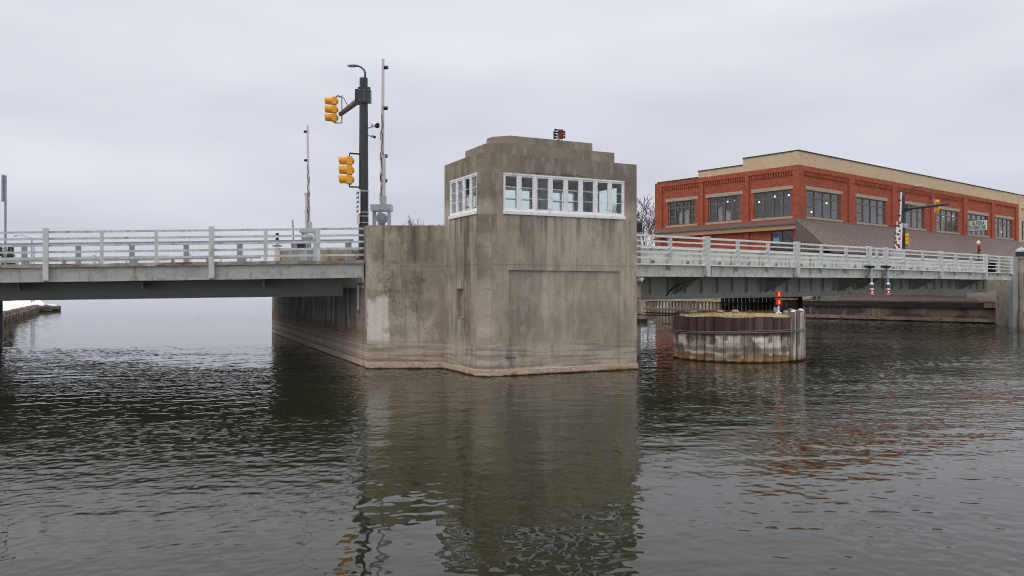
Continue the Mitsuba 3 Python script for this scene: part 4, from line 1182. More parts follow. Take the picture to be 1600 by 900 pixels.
a = at(1250.5, 0, 63.3)
put('end_post', MB().box(a[0] - 0.12, a[0] + 0.14, 63.2, 63.48, -1, zat(460, 63.3)), 'mat_tar', tf_)

# ------------------------------------------------------------------ right bank, abutment, quay
A1, A0 = np.array([44.6, 70.0]), np.array([31.0, 86.4])
AF = Frame(A1, A0 - A1, None)            # along the wall towards the back left; w points to the water's left side
AL = float(np.linalg.norm(A0 - A1))
ab = thing('bridge_abutment', 'stained concrete abutment with dark timber walings under the far end of the drawbridge', 'abutment')
def abox(a0, a1, b0, b1, z0, z1):
    mb = MB(); c = []
    for z in (z0, z1):
        c += [AF.pt(a0, b0, z), AF.pt(a1, b0, z), AF.pt(a1, b1, z), AF.pt(a0, b1, z)]
    return mb.hexa(c)
put('wall', abox(-1.0, AL + 0.5, -3.0, 0.0, -1.5, 1.95), 'mat_wet_wall', ab)
put('upper_wall', abox(-3.0, 5.0, -3.0, -0.6, 1.955, 4.1), 'mat_concrete', ab)
put('back_wall', abox(5.01, AL, -5.0, -2.4, 1.955, 4.0), 'mat_wet_wall', ab)
put('upper_waling', abox(-0.9, AL + 0.3, 0.003, 0.22, 1.35, 1.85), 'mat_tar', ab)
put('lower_waling', abox(-0.9, AL + 0.3, 0.003, 0.18, 0.12, 0.42), 'mat_timber_dark', ab)
put('waling', abox(-0.9, 3.2, 0.222, 0.4, 1.42, 1.8), 'mat_timber_quay', ab)
put('waling_bolt', bolts([AF.pt(a, 0.4, 1.61) for a in (-0.2, 0.7, 1.6, 2.5)] + [AF.pt(a, 0.18, 0.27) for a in np.arange(0, AL, 1.4)], AF.vec(0, 1), 0.06, 0.04), 'mat_black', ab, kind='stuff')
# sloping rusty plate between wall top and girder
pp = [AF.a_of(1531, -0.05), AF.a_of(1305, -0.05), AF.a_of(1320, -1.5), AF.a_of(1511, -1.5)]
def apt(px, b, py):
    q = AF.pt(AF.a_of(px, b), b, 0); return np.array([q[0], q[1], zat(py, q[1])])
put('sloped_plate', MB().sheet([apt(1531, -0.05, 471.0), apt(1305, -0.05, 469.5), apt(1320, -1.9, 457), apt(1511, -1.9, 457.5)], 0.06), 'mat_tar_brown', ab)
# end pillar with a lamp dome
flat('mat_end_shaft', lin(160, 162, 160), 0.7, 0.25)
pr = thing('end_pillar', 'broad concrete pillar at the right edge where the drawbridge ends', 'pillar')
x0, x1 = at(1583, 0, 66.4)[0], at(1591, 0, 66.4)[0]
put('shaft', MB().box(x0, x1 - 0.01, 66.4, 67.0, -1.0, zat(402, 66.4)), 'mat_end_shaft', pr)
put('body', MB().box(x1, x1 + 2.6, 66.2, 69.5, -1.5, zat(401, 66.4)), 'mat_concrete', pr)
put('plinth', MB().box(x1 - 0.15, x1 + 2.7, 66.05, 66.19, -1.5, 1.2), 'mat_concrete', pr)
k = thing('pillar_lamp', 'black lamp with a pale domed top on the end pillar', 'lamp')
q = at(1596, 0, 67)
put('body', MB().tube([[q[0], 67, zat(401, 66.4)], [q[0], 67, zat(393.5, 67)]], 0.42, 16), 'mat_black', k, smooth=40)
put('dome', MB().sphere([q[0], 67, zat(393, 67)], 0.42, 2, (1, 1, 0.75)), 'mat_galv_pale', k, smooth=True)
put('finial', MB().sphere([q[0], 67, zat(387.5, 67)], 0.1, 2), 'mat_galv_pale', k, smooth=True)

# land of the right bank
bank = [A1 + [0.4, 0.2], [47.0, 66.4], [140, 60], [260, 150], [200, 330], [-12, 330], [13, 150], [20.5, 124.5], A0 + [0.3, 0.2]]
mb = MB()
v = [[*p, 4.0 if i < 5 else 2.2] for i, p in enumerate(bank)]
lowbank = [[33, 86.3], [60, 95], [120, 330], [-12, 330], [9, 150], [18.2, 108.6], [31.9, 87.6]]
mb = MB().prism(lowbank[::1], -1.0, 1.9)
put('river_bank', mb, 'mat_rubble', None, kind='structure')
street = [[45.3, 70.2], [47.5, 67.0], [150, 60], [270, 150], [200, 300], [70, 200], [30, 130], [19.4, 109.2], [33.4, 88.9], [33.4, 86.6]]
put('street', MB().prism(street, 1.0, 4.1), 'mat_ground', None, kind='structure')

# old sheet-pile quay wall on the far bank
qw = thing('quay_wall', 'pale corroded sheet pile quay wall along the far bank under the bridge', 'quay wall')
B0, B1 = at(1258, 0, 87), at(1007, 0, 108)
dq = (B1 - B0)[:2]; Lq = float(np.linalg.norm(dq)); QF = Frame(B0[:2], dq)
nq = 44
for i in range(nq):
    a0, a1 = Lq * i / nq, Lq * (i + 1) / nq
    mb = MB(); s = a1 - a0
    QF.box(mb, a0 + 0.002, a0 + s * 0.5, -0.2, 0.12, -1.5, 1.55 + 0.04 * math.sin(i * 3.3)); QF.box(mb, a0 + s * 0.5, a1 - 0.002, -0.2, -0.06, -1.5, 1.55 + 0.04 * math.sin(i * 3.3))
    put('sheet_pile', mb, 'mat_timber_pale', qw)
put('cap_beam', QF.box(MB(), 0, Lq, -0.3, 0.22, 1.62, 1.85), 'mat_limestone', qw)
put('waling', QF.box(MB(), 0, Lq, 0.121, 0.25, 0.45, 0.68), 'mat_timber_quay', qw)
mb = MB(); g = np.random.default_rng(21)
for i in range(420):
    a, b = g.random() * Lq, -0.4 - 3.0 * g.random()
    p = QF.pt(a, b, 1.85 + 0.16 * (-b)); s = 0.16 + 0.26 * g.random()
    m = trimesh.creation.icosphere(1, s); m.vertices *= 1 + 0.5 * (meshkit.noise(m.vertices * 4 + i)[:, None] - 0.5); m.apply_scale([1, 1, 0.7]); m.apply_translation(p); mb.mesh(m)
put('riprap', mb, 'mat_rubble', None, kind='stuff', label='pale loose stones heaped along the top of the far quay wall')
labels['riprap']['category'] = 'stones'

# ------------------------------------------------------------------ brick building
K = np.array([32.71, 92.0])
KR, KL = Frame(K, BR), Frame(K, BL, None)
def bz(y): return zat(y, 92.0)
bld = thing('brick_building', 'two storey red brick building with cream top band and brown awning behind the bridge', 'building')
RL = KR.a_of(1590.5); LL = KL.a_of(1028)
ZT = bz(257)                                   # red brick top
REC = 0.22


def wall_block(fr, L, sgn, bays, wins, z0, z1, zc):
    """Front wall along fr (its outside is on b*sgn > 0 side): pilasters, sunk bays and window holes, in local axes."""
    d0, d1 = (-0.7, 0.0) if sgn > 0 else (0.0, 0.7)
    w = cube(0, L, d0, d1, z0, z1)
    for a0, a1 in bays:
        w = w - (cube(a0, a1, -REC, 1, z0 - 1, zc) if sgn > 0 else cube(a0, a1, -1, REC, z0 - 1, zc))
    for a0, a1, za, zb in wins:
        w = w - cube(a0, a1, -2, 2, za, zb)
    return fr.mani(w)


def face_a(fr, pxs):
    return [fr.a_of(p) for p in pxs]


rb = [(fa, fb) for fa, fb in ((1256, 1327.5), (1334.5, 1395), (1401.5, 1456), (1461.5, 1506.5), (1512, 1550.5), (1555, 1588))]
rw = [(1263.5, 1316.5), (1341.5, 1387), (1410, 1447.5), (1466, 1500), (1514.5, 1545.5), (1557.5, 1584.5)]
lbays = [(1092.5, 1034), (1163.5, 1098.5), (1240.5, 1169.5)]
lw = [(1086, 1042), (1155.5, 1104.5), (1235, 1176.5)]
ZL = bz(265); ZCB = bz(271.5)
ZW0, ZW1 = bz(336.5), bz(293.5)                  # window opening
rbays = [tuple(face_a(KR, p)) for p in rb]; rwins = [tuple(face_a(KR, p)) for p in rw]
lbay = [tuple(face_a(KL, p)) for p in lbays]; lwin = [tuple(face_a(KL, p)) for p in lw]
ZB = 4.1
AW = bz(344)
put('wall', wall_block(KR, RL, -1, rbays, [(a, b, ZW0, ZW1) for a, b in rwins] + [(1.5, RL - 1.5, 4.6, 8.2)], ZB, ZT, ZL), 'mat_brick', bld)
# left wall starts behind the corner of the right wall; its outside is towards +b of KL (river side)
sh = (KL.a_of(1228.5) , KL.a_of(1205))
lft = cube(0.702, LL, -0.7, 0.0, ZB, ZT)
for a0, a1 in lbay:
    lft = lft - cube(a0, a1, -REC, 1, AW + 0.3, ZL) - cube(a0, a1, -REC, 1, ZB - 1, bz(358))
for a0, a1 in lwin:
    lft = lft - cube(a0, a1, -2, 2, ZW0, ZW1)
lft = lft - cube(KL.a_of(1237.5), KL.a_of(1203), -2, 2, 5.0, bz(358.5))
put('wall', KL.mani(lft), 'mat_brick', bld)
# top bands
lower = bz(258.5)
mb = MB(); KR.box(mb, 0, RL, 0.03, 0.66, ZT + 0.003, bz(235.5)); put('parapet', mb, 'mat_brick_cream', bld)
aS1, aS2 = KL.a_of(1161), KL.a_of(1091)
def lbx(a0, a1, b0, b1, z0, z1): return KL.box(MB(), a0, a1, b0, b1, z0, z1)
zstep = zat(258.5, KL.pt(aS1, 0, 0)[1]); 
put('parapet', lbx(0.662, aS1, -0.66, -0.03, ZT + 0.003, bz(235.5)), 'mat_brick_cream', bld)
put('parapet', lbx(aS1 + 0.004, aS2, -0.66, -0.03, ZT + 0.003, zstep), 'mat_brick_cream', bld)
mb = KR.box(MB(), -0.05, RL, -0.06, 0.7, bz(235.4), bz(233.6)); put('coping', mb, 'mat_coping', bld)
put('coping', lbx(0.72, aS1 + 0.05, -0.7, 0.06, bz(235.4), bz(233.6)), 'mat_coping', bld)
put('coping', lbx(aS1 + 0.052, aS2 + 0.05, -0.7, 0.06, zstep + 0.002, zstep + 0.12), 'mat_coping', bld)
put('coping', lbx(aS2 + 0.052, LL + 0.05, -0.72, 0.06, ZT + 0.002, ZT + 0.13), 'mat_coping', bld)
# corbelled brick teeth at the head of each bay
mb = MB()
for a0, a1 in rbays[:4]:
    for x in np.arange(a0 + 0.1, a1 - 0.12, 0.33):
        KR.box(mb, x, x + 0.19, 0.05, REC - 0.003, ZCB, ZL - 0.002)
for a0, a1 in lbay:
    for x in np.arange(a0 + 0.1, a1 - 0.12, 0.33):
        KL.box(mb, x, x + 0.19, -REC + 0.003, -0.05, ZCB, ZL - 0.002)
put('corbel', mb, 'mat_brick', bld, kind='stuff')
mb = MB()
for a0, a1 in rbays[:4]:
    KR.box(mb, a0 + 0.005, a1 - 0.005, 0.1, REC - 0.003, ZL - 0.25, ZL - 0.003)
for a0, a1 in rbays[4:]:
    KR.box(mb, a0 + 0.005, a1 - 0.005, 0.06, REC - 0.003, ZL - 0.35, ZL - 0.003)
# windows with lintels and sills


def bwindow(boxf, length, sw=True):
    """boxf(mb, t0, t1, d0, d1, z0, z1): t along the window, d into the wall from its sunk face."""
    mb = MB(); fr = 0.12
    boxf(mb, 0, length, 0.12, 0.32, ZW1 - fr, ZW1 - 0.002); boxf(mb, 0, length, 0.12, 0.32, ZW0 + 0.002, ZW0 + fr)
    n = 4; w = length / n
    for i in range(n + 1):
        h = 0.09 if 0 < i < n else 0.12
        t = min(max(i * w, h), length - h); boxf(mb, t - h, t + h, 0.125, 0.315, ZW0 + fr, ZW1 - fr)
    zt3 = ZW1 - (ZW1 - ZW0) * 0.27
    boxf(mb, 0.12, length - 0.12, 0.13, 0.31, zt3 - 0.08, zt3 + 0.08)
    zm = ZW0 + (ZW1 - ZW0) * 0.38
    for i in (0, 3):
        boxf(mb, i * w + 0.1, (i + 1) * w - 0.1, 0.14, 0.3, zm - 0.06, zm + 0.06)
    k = put('window', mb, 'mat_window_brown', bld)
    for i in range(n):
        for za, zb in ((ZW0 + 0.05, zt3), (zt3, ZW1 - 0.05)):
            mb = MB(); c = boxf(None, i * w + 0.03, (i + 1) * w - 0.03, 0.22, 0.22, za + 0.01, zb - 0.01); mb.add(c, [[0, 1, 2, 3]])
            put('pane', mb, 'mat_glass_plain', k)
    mb = MB(); boxf(mb, -0.35, length + 0.35, -0.05, 0.3, ZW1 + 0.002, ZW1 + 0.42); put('lintel', mb, 'mat_limestone', bld)
    mb = MB(); boxf(mb, -0.3, length + 0.3, -0.14, 0.2, ZW0 - 0.24, ZW0 - 0.002); put('sill', mb, 'mat_limestone', bld)


for a0, a1 in rwins:
    def bf(mb, t0, t1, d0, d1, z0, z1, a0=a0):
        if mb is None:
            return [KR.pt(a0 + t0, REC + d0, z0), KR.pt(a0 + t1, REC + d0, z0), KR.pt(a0 + t1, REC + d0, z1), KR.pt(a0 + t0, REC + d0, z1)]
        KR.box(mb, a0 + t0, a0 + t1, REC + d0, REC + d1, z0, z1)
    bwindow(bf, a1 - a0)
for a0, a1 in lwin:
    def bf(mb, t0, t1, d0, d1, z0, z1, a0=a0):
        if mb is None:
            return [KL.pt(a0 + t0, -REC - d0, z0), KL.pt(a0 + t1, -REC - d0, z0), KL.pt(a0 + t1, -REC - d0, z1), KL.pt(a0 + t0, -REC - d0, z1)]
        KL.box(mb, a0 + t0, a0 + t1, -REC - d1, -REC - d0, z0, z1)
    bwindow(bf, a1 - a0)
# floors, ceiling, back and end walls, so the rooms behind the glass are real
RW, DP = RL, LL
put('floor', KR.box(MB(), 0.71, RW, 0.71, DP, 10.2, 10.5), 'mat_room', bld)
put('roof', KR.box(MB(), 0.71, RW, 0.71, DP, ZT - 0.9, ZT - 0.6), 'mat_room', bld)
put('rear_wall', KR.box(MB(), 0.0, RW, DP + 0.003, DP + 0.5, ZB, ZT), 'mat_brick', bld)
put('end_wall', KR.box(MB(), RW + 0.003, RW + 0.5, 0.05, DP, ZB, ZT - 0.05), 'mat_brick', bld)
put('inner_wall', KR.box(MB(), 4.0, RW - 0.1, 4.6, 4.8, 10.51, ZT - 0.91), 'mat_room_dark', bld)
put('inner_wall', KL.box(MB(), 4.9, DP - 0.1, -4.8, -4.6, 10.51, ZT - 0.91), 'mat_room_dark', bld)
put('ground_floor_core', KR.box(MB(), 2.0, RW - 2.0, 4.0, DP - 2, ZB, 10.1), 'mat_dark', bld)
put('shop_front', KR.box(MB(), 1.6, RL - 1.6, 0.3, 0.34, 4.6, 8.19), 'mat_dark', bld)
# side shop window
a0, a1 = KL.a_of(1237.5), KL.a_of(1203)
mb = MB()
for t in (a0, (a0 + a1) / 2 - 0.05, a1 - 0.1):
    KL.box(mb, t, t + 0.1, -0.4, -0.3, 5.0, bz(358.5))
KL.box(mb, a0, a1, -0.4, -0.3, bz(359.5), bz(358.5)); KL.box(mb, a0, a1, -0.4, -0.3, 7.3, 7.6)
sw = put('shop_window', mb, 'mat_black', bld)
mb = MB(); mb.add([KL.pt(a1, -0.35, 5.0), KL.pt(a0, -0.35, 5.0), KL.pt(a0, -0.35, bz(358.5)), KL.pt(a1, -0.35, bz(358.5))], [[0, 1, 2, 3]]); put('pane', mb, 'mat_glass_plain', sw)
put('paper', KL.box(MB(), a1 - 0.95, a1 - 0.2, -0.47, -0.45, bz(378), bz(369)), 'mat_paper_blue', sw, label='bright blue paper inside the shop window')
# left: narrow metal pent roof with fascia board
lroof = MB()
za, zb = bz(342.5), bz(349.0)
c = [KL.pt(-0.6, 0.0, zb - 0.1), KL.pt(LL + 0.1, 0.0, zb - 0.1), KL.pt(LL + 0.1, 0.62, zb - 0.1), KL.pt(-0.6, 0.62, zb - 0.1), KL.pt(-0.6, 0.0, za), KL.pt(LL + 0.1, 0.0, za), KL.pt(LL + 0.1, 0.62, zb), KL.pt(-0.6, 0.62, zb)]
lroof.add(c, [[0, 1, 2, 3], [4, 7, 6, 5], [0, 4, 5, 1], [1, 5, 6, 2], [2, 6, 7, 3], [3, 7, 4, 0]])
pr_ = put('pent_roof', lroof, 'mat_awning_edge', bld)
mb = MB()
for t in np.arange(0.0, LL, 0.45):
    mb.beam(KL.pt(t, 0.0, za + 0.03), KL.pt(t, 0.62, zb + 0.03), 0.07, 0.06)
put('roof_rib', mb, 'mat_awning_rib', pr_, kind='stuff')
put('fascia_board', KL.box(MB(), -0.05, LL, 0.003, 0.42, bz(357.5), zb - 0.103), 'mat_fascia_board', bld)
# right: wide ribbed awning sloping over the pavement
OUT = 4.2; zA, zBt = bz(343), bz(394)
mb = MB()
KRL = RL + 8
c = [KR.pt(-0.6, 0.0, zA), KR.pt(KRL, 0.0, zA), KR.pt(KRL, -OUT, zBt), KR.pt(-0.6, -OUT, zBt)]
nz = np.array([0, 0, -0.12])
mb.add([*c, *[q + nz for q in c]], [[0, 3, 2, 1], [4, 5, 6, 7], [0, 1, 5, 4], [1, 2, 6, 5], [2, 3, 7, 6], [3, 0, 4, 7]])
aw = put('awning', mb, 'mat_awning_shaded', bld)
mb = MB()
for t in np.arange(-0.42, KRL, 0.74):
    mb.beam(KR.pt(t, 0.0, zA + 0.05), KR.pt(t, -OUT, zBt + 0.05), 0.36, 0.16)
put('awning_rib', mb, 'mat_awning_rib', aw, kind='stuff')
mb = MB().sheet([KR.pt(-0.6, 0.0, zA - 0.02), KR.pt(-0.6, -OUT, zBt - 0.02), KR.pt(-0.6, 0.0, zBt - 0.02)], 0.06)
put('awning_end', mb, 'mat_awning_edge', aw)
mb = MB()
for t in np.linspace(0.15, 0.9, 9):
    b = -OUT * t; z = zA + (zBt - zA) * t; mb.beam(KR.pt(-0.645, b, zBt), KR.pt(-0.645, b, z - 0.1), 0.05, 0.05)
put('end_batten', mb, 'mat_awning_rib', aw, kind='stuff')
put('awning_flashing', KR.box(MB(), -0.62, RL, -0.1, -0.003, zA + 0.06, zA + 0.22), 'mat_awning_edge', aw)
put('awning_gutter', KR.box(MB(), -0.6, KRL, -OUT - 0.16, -OUT - 0.01, zBt - 0.2, zBt + 0.02), 'mat_awning_edge', aw)
for t in np.arange(1.0, RL, 4.0):
    put('awning_post', KR.box(MB(), t, t + 0.16, -OUT + 0.1, -OUT + 0.26, ZB, zBt - 0.12), 'mat_dark', bld)
# the neighbour in cream brick
nb = thing('cream_building', 'cream brick building adjoining the red one at the right edge', 'building')
w = cube(RL + 0.6, RL + 22, 0.0, 12.0, ZB, bz(240)) - cube(RL + 1.6, RL + 21, -1, REC, ZB - 1, ZL) - cube(RL + 1.7, RL + 8.2, -1, 1.2, ZW0, ZW1)
put('wall', KR.mani(w), 'mat_brick_cream', nb)
a0 = RL + 1.7
mb = MB()
for i in range(5):
    t = a0 + 1.6 * i; KR.box(mb, t, t + 0.18, REC + 0.12, REC + 0.3, ZW0, ZW1)
for z in (ZW0, ZW0 + 1.1, ZW1 - 0.8, ZW1 - 0.12):
    KR.box(mb, a0, a0 + 6.5, REC + 0.13, REC + 0.29, z, z + 0.12)
wn = put('window', mb, 'mat_window_brown', nb)
mb = MB(); mb.add([KR.pt(a0, REC + 0.2, ZW0), KR.pt(a0 + 6.5, REC + 0.2, ZW0), KR.pt(a0 + 6.5, REC + 0.2, ZW1), KR.pt(a0, REC + 0.2, ZW1)], [[0, 1, 2, 3]]); put('pane', mb, 'mat_glass_plain', wn)
put('parapet', KR.box(MB(), RL + 0.6, RL + 22, -0.05, 0.6, bz(240) + 0.003, bz(235.6)), 'mat_brick_cream', nb)
put('coping', KR.box(MB(), RL + 0.6, RL + 22, -0.1, 0.7, bz(235.5), bz(233.6)), 'mat_coping', nb)

# lit lamps and furniture shapes inside the upper floor
bs('mat_lamp', {'type': 'diffuse', 'reflectance': {'type': 'rgb', 'value': [0.8, 0.8, 0.78]}})


def room_lamp(px, py, side, deep, label):
    fr, s = (KR, 1) if side == 'r' else (KL, -1)
    a = fr.a_of(px, s * deep); p = fr.pt(a, s * deep, 0); z = zat(py, p[1])
    k = thing('room_lamp', label, 'lamp')
    put('globe', MB().sphere([p[0], p[1], z], 0.095, 2), 'mat_lamp', k, smooth=True, emitter={'type': 'area', 'radiance': {'type': 'rgb', 'value': [0.8, 0.78, 0.7]}})
    put('cord', MB().tube([[p[0], p[1], z + 0.16], [p[0], p[1], ZT - 0.9]], 0.02, 5), 'mat_dark', k)


for px, py, sd_, dp_, lab in ((1137, 315, 'l', 2.2, 'lit lamp in the middle window of the left brick face, left one'), (1147, 313.5, 'l', 2.0, 'lit lamp in the middle window of the left brick face, right one'),
                              (1186.5, 316, 'l', 2.0, 'lit lamp at the left in the window nearest the corner, left brick face'), (1211, 307, 'l', 2.5, 'brightest lit lamp in the window nearest the corner, left brick face'),
                              (1222.5, 313.5, 'l', 2.0, 'lit lamp behind the right light of the window nearest the corner, lower one'), (1232.6, 305, 'l', 1.6, 'lit lamp at the right edge of the window nearest the corner'),
                              (1268, 331, 'r', 2.0, 'lit lamp low in the first window right of the corner'), (1291.5, 317.5, 'r', 2.0, 'lit lamp in the middle of the first window right of the corner'),
                              (1474, 338, 'r', 2.0, 'lit lamp in the window behind the far traffic signal, left one'), (1489, 338, 'r', 2.4, 'lit lamp in the window behind the far traffic signal, right one'),
                              (1565, 362.5, 'r', 2.0, 'lit lamp in the last red brick window, left one'), (1578, 357.5, 'r', 2.0, 'lit lamp in the last red brick window, right one')):
    room_lamp(px, py, sd_, dp_, lab)
flat('mat_furn', lin(205, 205, 196), 0.6, 0.2)
for (x0, x1, y0, dp_, lab) in ((1062, 1068.5, 330, 1.2, 'pale tall headboard in the leftmost brick window, left one'), (1070, 1078, 327, 1.5, 'pale tall headboard in the leftmost brick window, right one'),
                          (1123, 1129, 323, 1.4, 'white cabinet in the middle window of the left brick face'), (1132, 1142, 329, 1.6, 'rounded pale mirror in the middle window of the left brick face')):
    a, b = KL.a_of(x0, -dp_), KL.a_of(x1, -dp_); Yf = KL.pt((a + b) / 2, -dp_, 0)[1]
    t = abs(b - a)
    lo, hi = 10.5, zat(y0, Yf)
    m = m3.Manifold.batch_hull([m3.Manifold.sphere(0.08, 12).translate([s_ * (t / 2 - 0.08), 0, z]) for s_ in (-1, 1) for z in (0.08, hi - lo - 0.35)] + [m3.Manifold.sphere(0.08, 12).translate([0, 0, hi - lo - 0.08])])
    fr = Frame(KL.pt((a + b) / 2, -dp_, 0)[:2], BL)
    solo('bedroom_panel', fr.mani(m.translate([0, 0, lo])), 'mat_furn', lab, 'furniture')

# shop sign standing out from the wall
ss = KR.pt(KR.a_of(1512.5), 0, 0)
SG = Frame(ss[:2], -BL)
sg = thing('shop_sign', 'white projecting sign reading ALPENA FURNITURE in green letters on the brick wall', 'sign')
Ys = 121.0; z0, z1 = zat(360.6, Ys), zat(345.0, Ys)
put('board', SG.box(MB(), 0.35, 2.62, -0.09, 0.09, z0, z1), 'mat_sign_white', sg)
for z in (z0 - 0.08, z1 + 0.06):
    put('bracket', MB().beam(SG.pt(-0.1, 0, z), SG.pt(2.7, 0, z + 0.02), 0.07, 0.07), 'mat_black', sg)
for word, z in (('ALPENA', z0 + 0.82), ('FURNITURE', z0 + 0.14)):
    t = meshkit.text_mesh(word, 0.56, 0.03, bold=True)
    w = t.bounds[1][0] - t.bounds[0][0]; tw = 1.72 if word == 'ALPENA' else 2.08
    t.apply_translation([-t.bounds[0][0], 0, 0]); t.apply_scale([tw / w, 1, 1])
    v = np.array(t.vertices); out = np.array([SG.pt(0.35 + (2.27 - tw) / 2 + q[0], -0.092 - q[2], z + q[1]) for q in v])
    m = trimesh.Trimesh(out, t.faces, process=False)
    put('lettering', m, 'mat_sign_green', sg)

# ------------------------------------------------------------------ far signal pole, gates, globe lamp
PR = at(1411, 0, 78.0)
p2 = thing('signal_pole', 'dark signal pole with long mast arm and curved lamp before the brick building', 'pole')
x, y = PR[0], PR[1]
zt = zat(306, 78)
put('shaft', MB().tube([[x, y, 4.1], [x, y, zt]], [0.25, 0.2], 16), 'mat_pole', p2, smooth=40)
put('arm_clamp', MB().box(x - 0.22, x + 0.35, y - 0.3, y + 0.3, zat(331, 78), zat(322, 78)), 'mat_pole', p2)
a0, a1 = np.array([x + 0.2, y - 0.1, zat(327, 78)]), at(1482, 318.3, 73.0)
put('mast_arm', MB().tube([a0, a1], [0.16, 0.11], 12), 'mat_pole', p2, smooth=40)
lp = [[x, y, zt - 0.05], [x + 0.25, y, zt + 0.35], [x + 0.7, y - 0.1, zt + 0.68], [x + 1.2, y - 0.2, zt + 0.85]]
put('lamp_bracket', MB().tube(lp, 0.045, 8), 'mat_pole', p2, smooth=40)
put('lamp_head', MB().sphere([x + 1.45, y - 0.25, zt + 0.93], 0.36, 2, (1, 0.5, 0.28)), 'mat_galv_pale', p2, smooth=True)
put('equipment_box', MB().box(x - 0.1, x + 0.22, y - 0.5, y - 0.27, zat(356, 78), zat(349.5, 78)), 'mat_galv_pale', p2)
k, c, f = signal_head(at(1465, 321.5, 74.6), (0.45, 0.9), 1.05, 'yellow traffic signal seen from behind on the far mast arm', 'traffic signals at the far end')
put('bracket', MB().box(c[0] - 0.26, c[0] - 0.21, c[1] - 0.05, c[1] + 0.05, c[2] - 0.6, c[2] + 0.6), 'mat_galv_pale', k)
k, c, f = signal_head(at(1417.5, 374, 77.4), (0.45, 0.9), 1.05, 'yellow traffic signal low on the far dark pole before the awning', 'traffic signals at the far end')
put('bracket', MB().tube([c + [0, 0, 0.55], c + [-0.4, 0.3, 0.6]], 0.04, 8).tube([c + [0, 0, -0.55], c + [-0.4, 0.3, -0.6]], 0.04, 8), 'mat_black', k)


def far_gate(label, p0, p1, n, w, m0):
    k = thing('barrier_gate', label, 'barrier gate')
    for i in range(n):
        q0, q1 = p0 + (p1 - p0) * i / n, p0 + (p1 - p0) * (i + 1) / n
        put('arm_stripe', MB().beam(q0, q1, 0.06, w * (1 - 0.35 * i / n), (1, 0, 0), 0.06, w * (1 - 0.35 * (i + 1) / n)), ('mat_white', 'mat_red')[1 if (i + m0) % 3 == 1 and i < n * 0.5 else 0], k)
    for t in (0.1, 0.28, 0.42, 0.6, 0.86):
        q = p0 + (p1 - p0) * t; put('arm_lamp', MB().tube([q + [-0.05, -0.05, 0], q + [-0.28, -0.1, 0]], 0.08, 8), 'mat_black', k)
    put('machine', MB().box(p0[0] - 0.45, p0[0] + 0.45, p0[1] - 0.3, p0[1] + 0.3, 4.1, p0[2]), 'mat_galv_pale', k)
    put('counter_arm', MB().beam(p0 + [0.16, -0.08, 0], p0 + [0.24, -0.08, 2.6], 0.1, 0.1, (1, 0, 0)), 'mat_white', k)


far_gate('red and white barrier gate arm raised beside the far signal pole', at(1404.5, 392, 75), at(1408.7, 300, 75), 22, 0.17, 0)
far_gate('short distant red and white gate arm left of the far signal pole', at(1399.5, 392, 88), at(1402, 346, 88), 12, 0.17, 1)
k = thing('globe_lamp', 'white globe street lamp with red bow and garland before the awning', 'street lamp')
q = at(1529, 0, 84)
put('post', MB().tube([[q[0], 84, 4.1], [q[0], 84, zat(384, 84)]], [0.1, 0.07], 10), 'mat_black', k, smooth=40)
put('globe', MB().sphere([q[0], 84, zat(379.5, 84)], 0.2, 2).sphere([q[0], 84, zat(376, 84)], 0.07, 1), 'mat_lamp_globe', k, smooth=True)
put('bow', MB().sphere([q[0] - 0.1, 83.9, zat(385.5, 84)], 0.16, 2, (0.8, 0.5, 1)).sphere([q[0] + 0.1, 83.9, zat(385, 84)], 0.15, 2, (0.8, 0.5, 1)).sphere([q[0] - 0.12, 83.9, zat(388.5, 84)], 0.14, 2, (0.8, 0.5, 0.8)), 'mat_bow', k, smooth=True)
put('garland', MB().tube([[q[0] - 0.05, 83.9, zat(394, 84)], [q[0] + 0.12, 83.9, zat(391, 84)], [q[0] - 0.06, 83.9, zat(388, 84)]], [0.12, 0.14, 0.08], 8), 'mat_garland', k)

# ------------------------------------------------------------------ trees


def bare_tree(name, label, base, height, seed, spread=0.5, group=None, twig=0.02, levels=6, r0=0.2):
    g = np.random.default_rng(seed)
    trunk, tw = MB(), MB()

    def grow(p, d, L, r, lev):
        n = 3; pts = [p]; q = p.copy(); dd = d.copy()
        for _ in range(n):
            dd = dd + g.normal(size=3) * 0.10 + np.array([0, 0, 0.05]); dd /= np.linalg.norm(dd)
            q = q + dd * L / n; pts.append(q)
        rs = np.linspace(r, r * 0.66, n + 1)
        (trunk if lev < 2 else tw).tube(pts, np.maximum(rs, twig), 6 if lev < 2 else 3, caps=False)
        if lev >= levels:
            return
        for j in range(2 if lev == 0 else int(g.integers(2, 4))):
            e = dd + g.normal(size=3) * spread; e[2] = abs(e[2]) * 0.7 + 0.18; e /= np.linalg.norm(e)
            grow(q, e, L * (0.68 + 0.2 * g.random()), r * 0.62, lev + 1)
        if lev > 0:
            e = dd + g.normal(size=3) * spread; e /= np.linalg.norm(e)
            grow(np.asarray(pts[2]), e, L * 0.6, r * 0.45, lev + 1)
    grow(np.asarray(base, float), np.array([0, 0, 1.0]), height * 0.24, r0, 0)
    k = thing(name, label, 'tree', group)
    put('trunk', trunk, 'mat_bark', k, smooth=50); put('crown', tw, 'mat_bark', k)


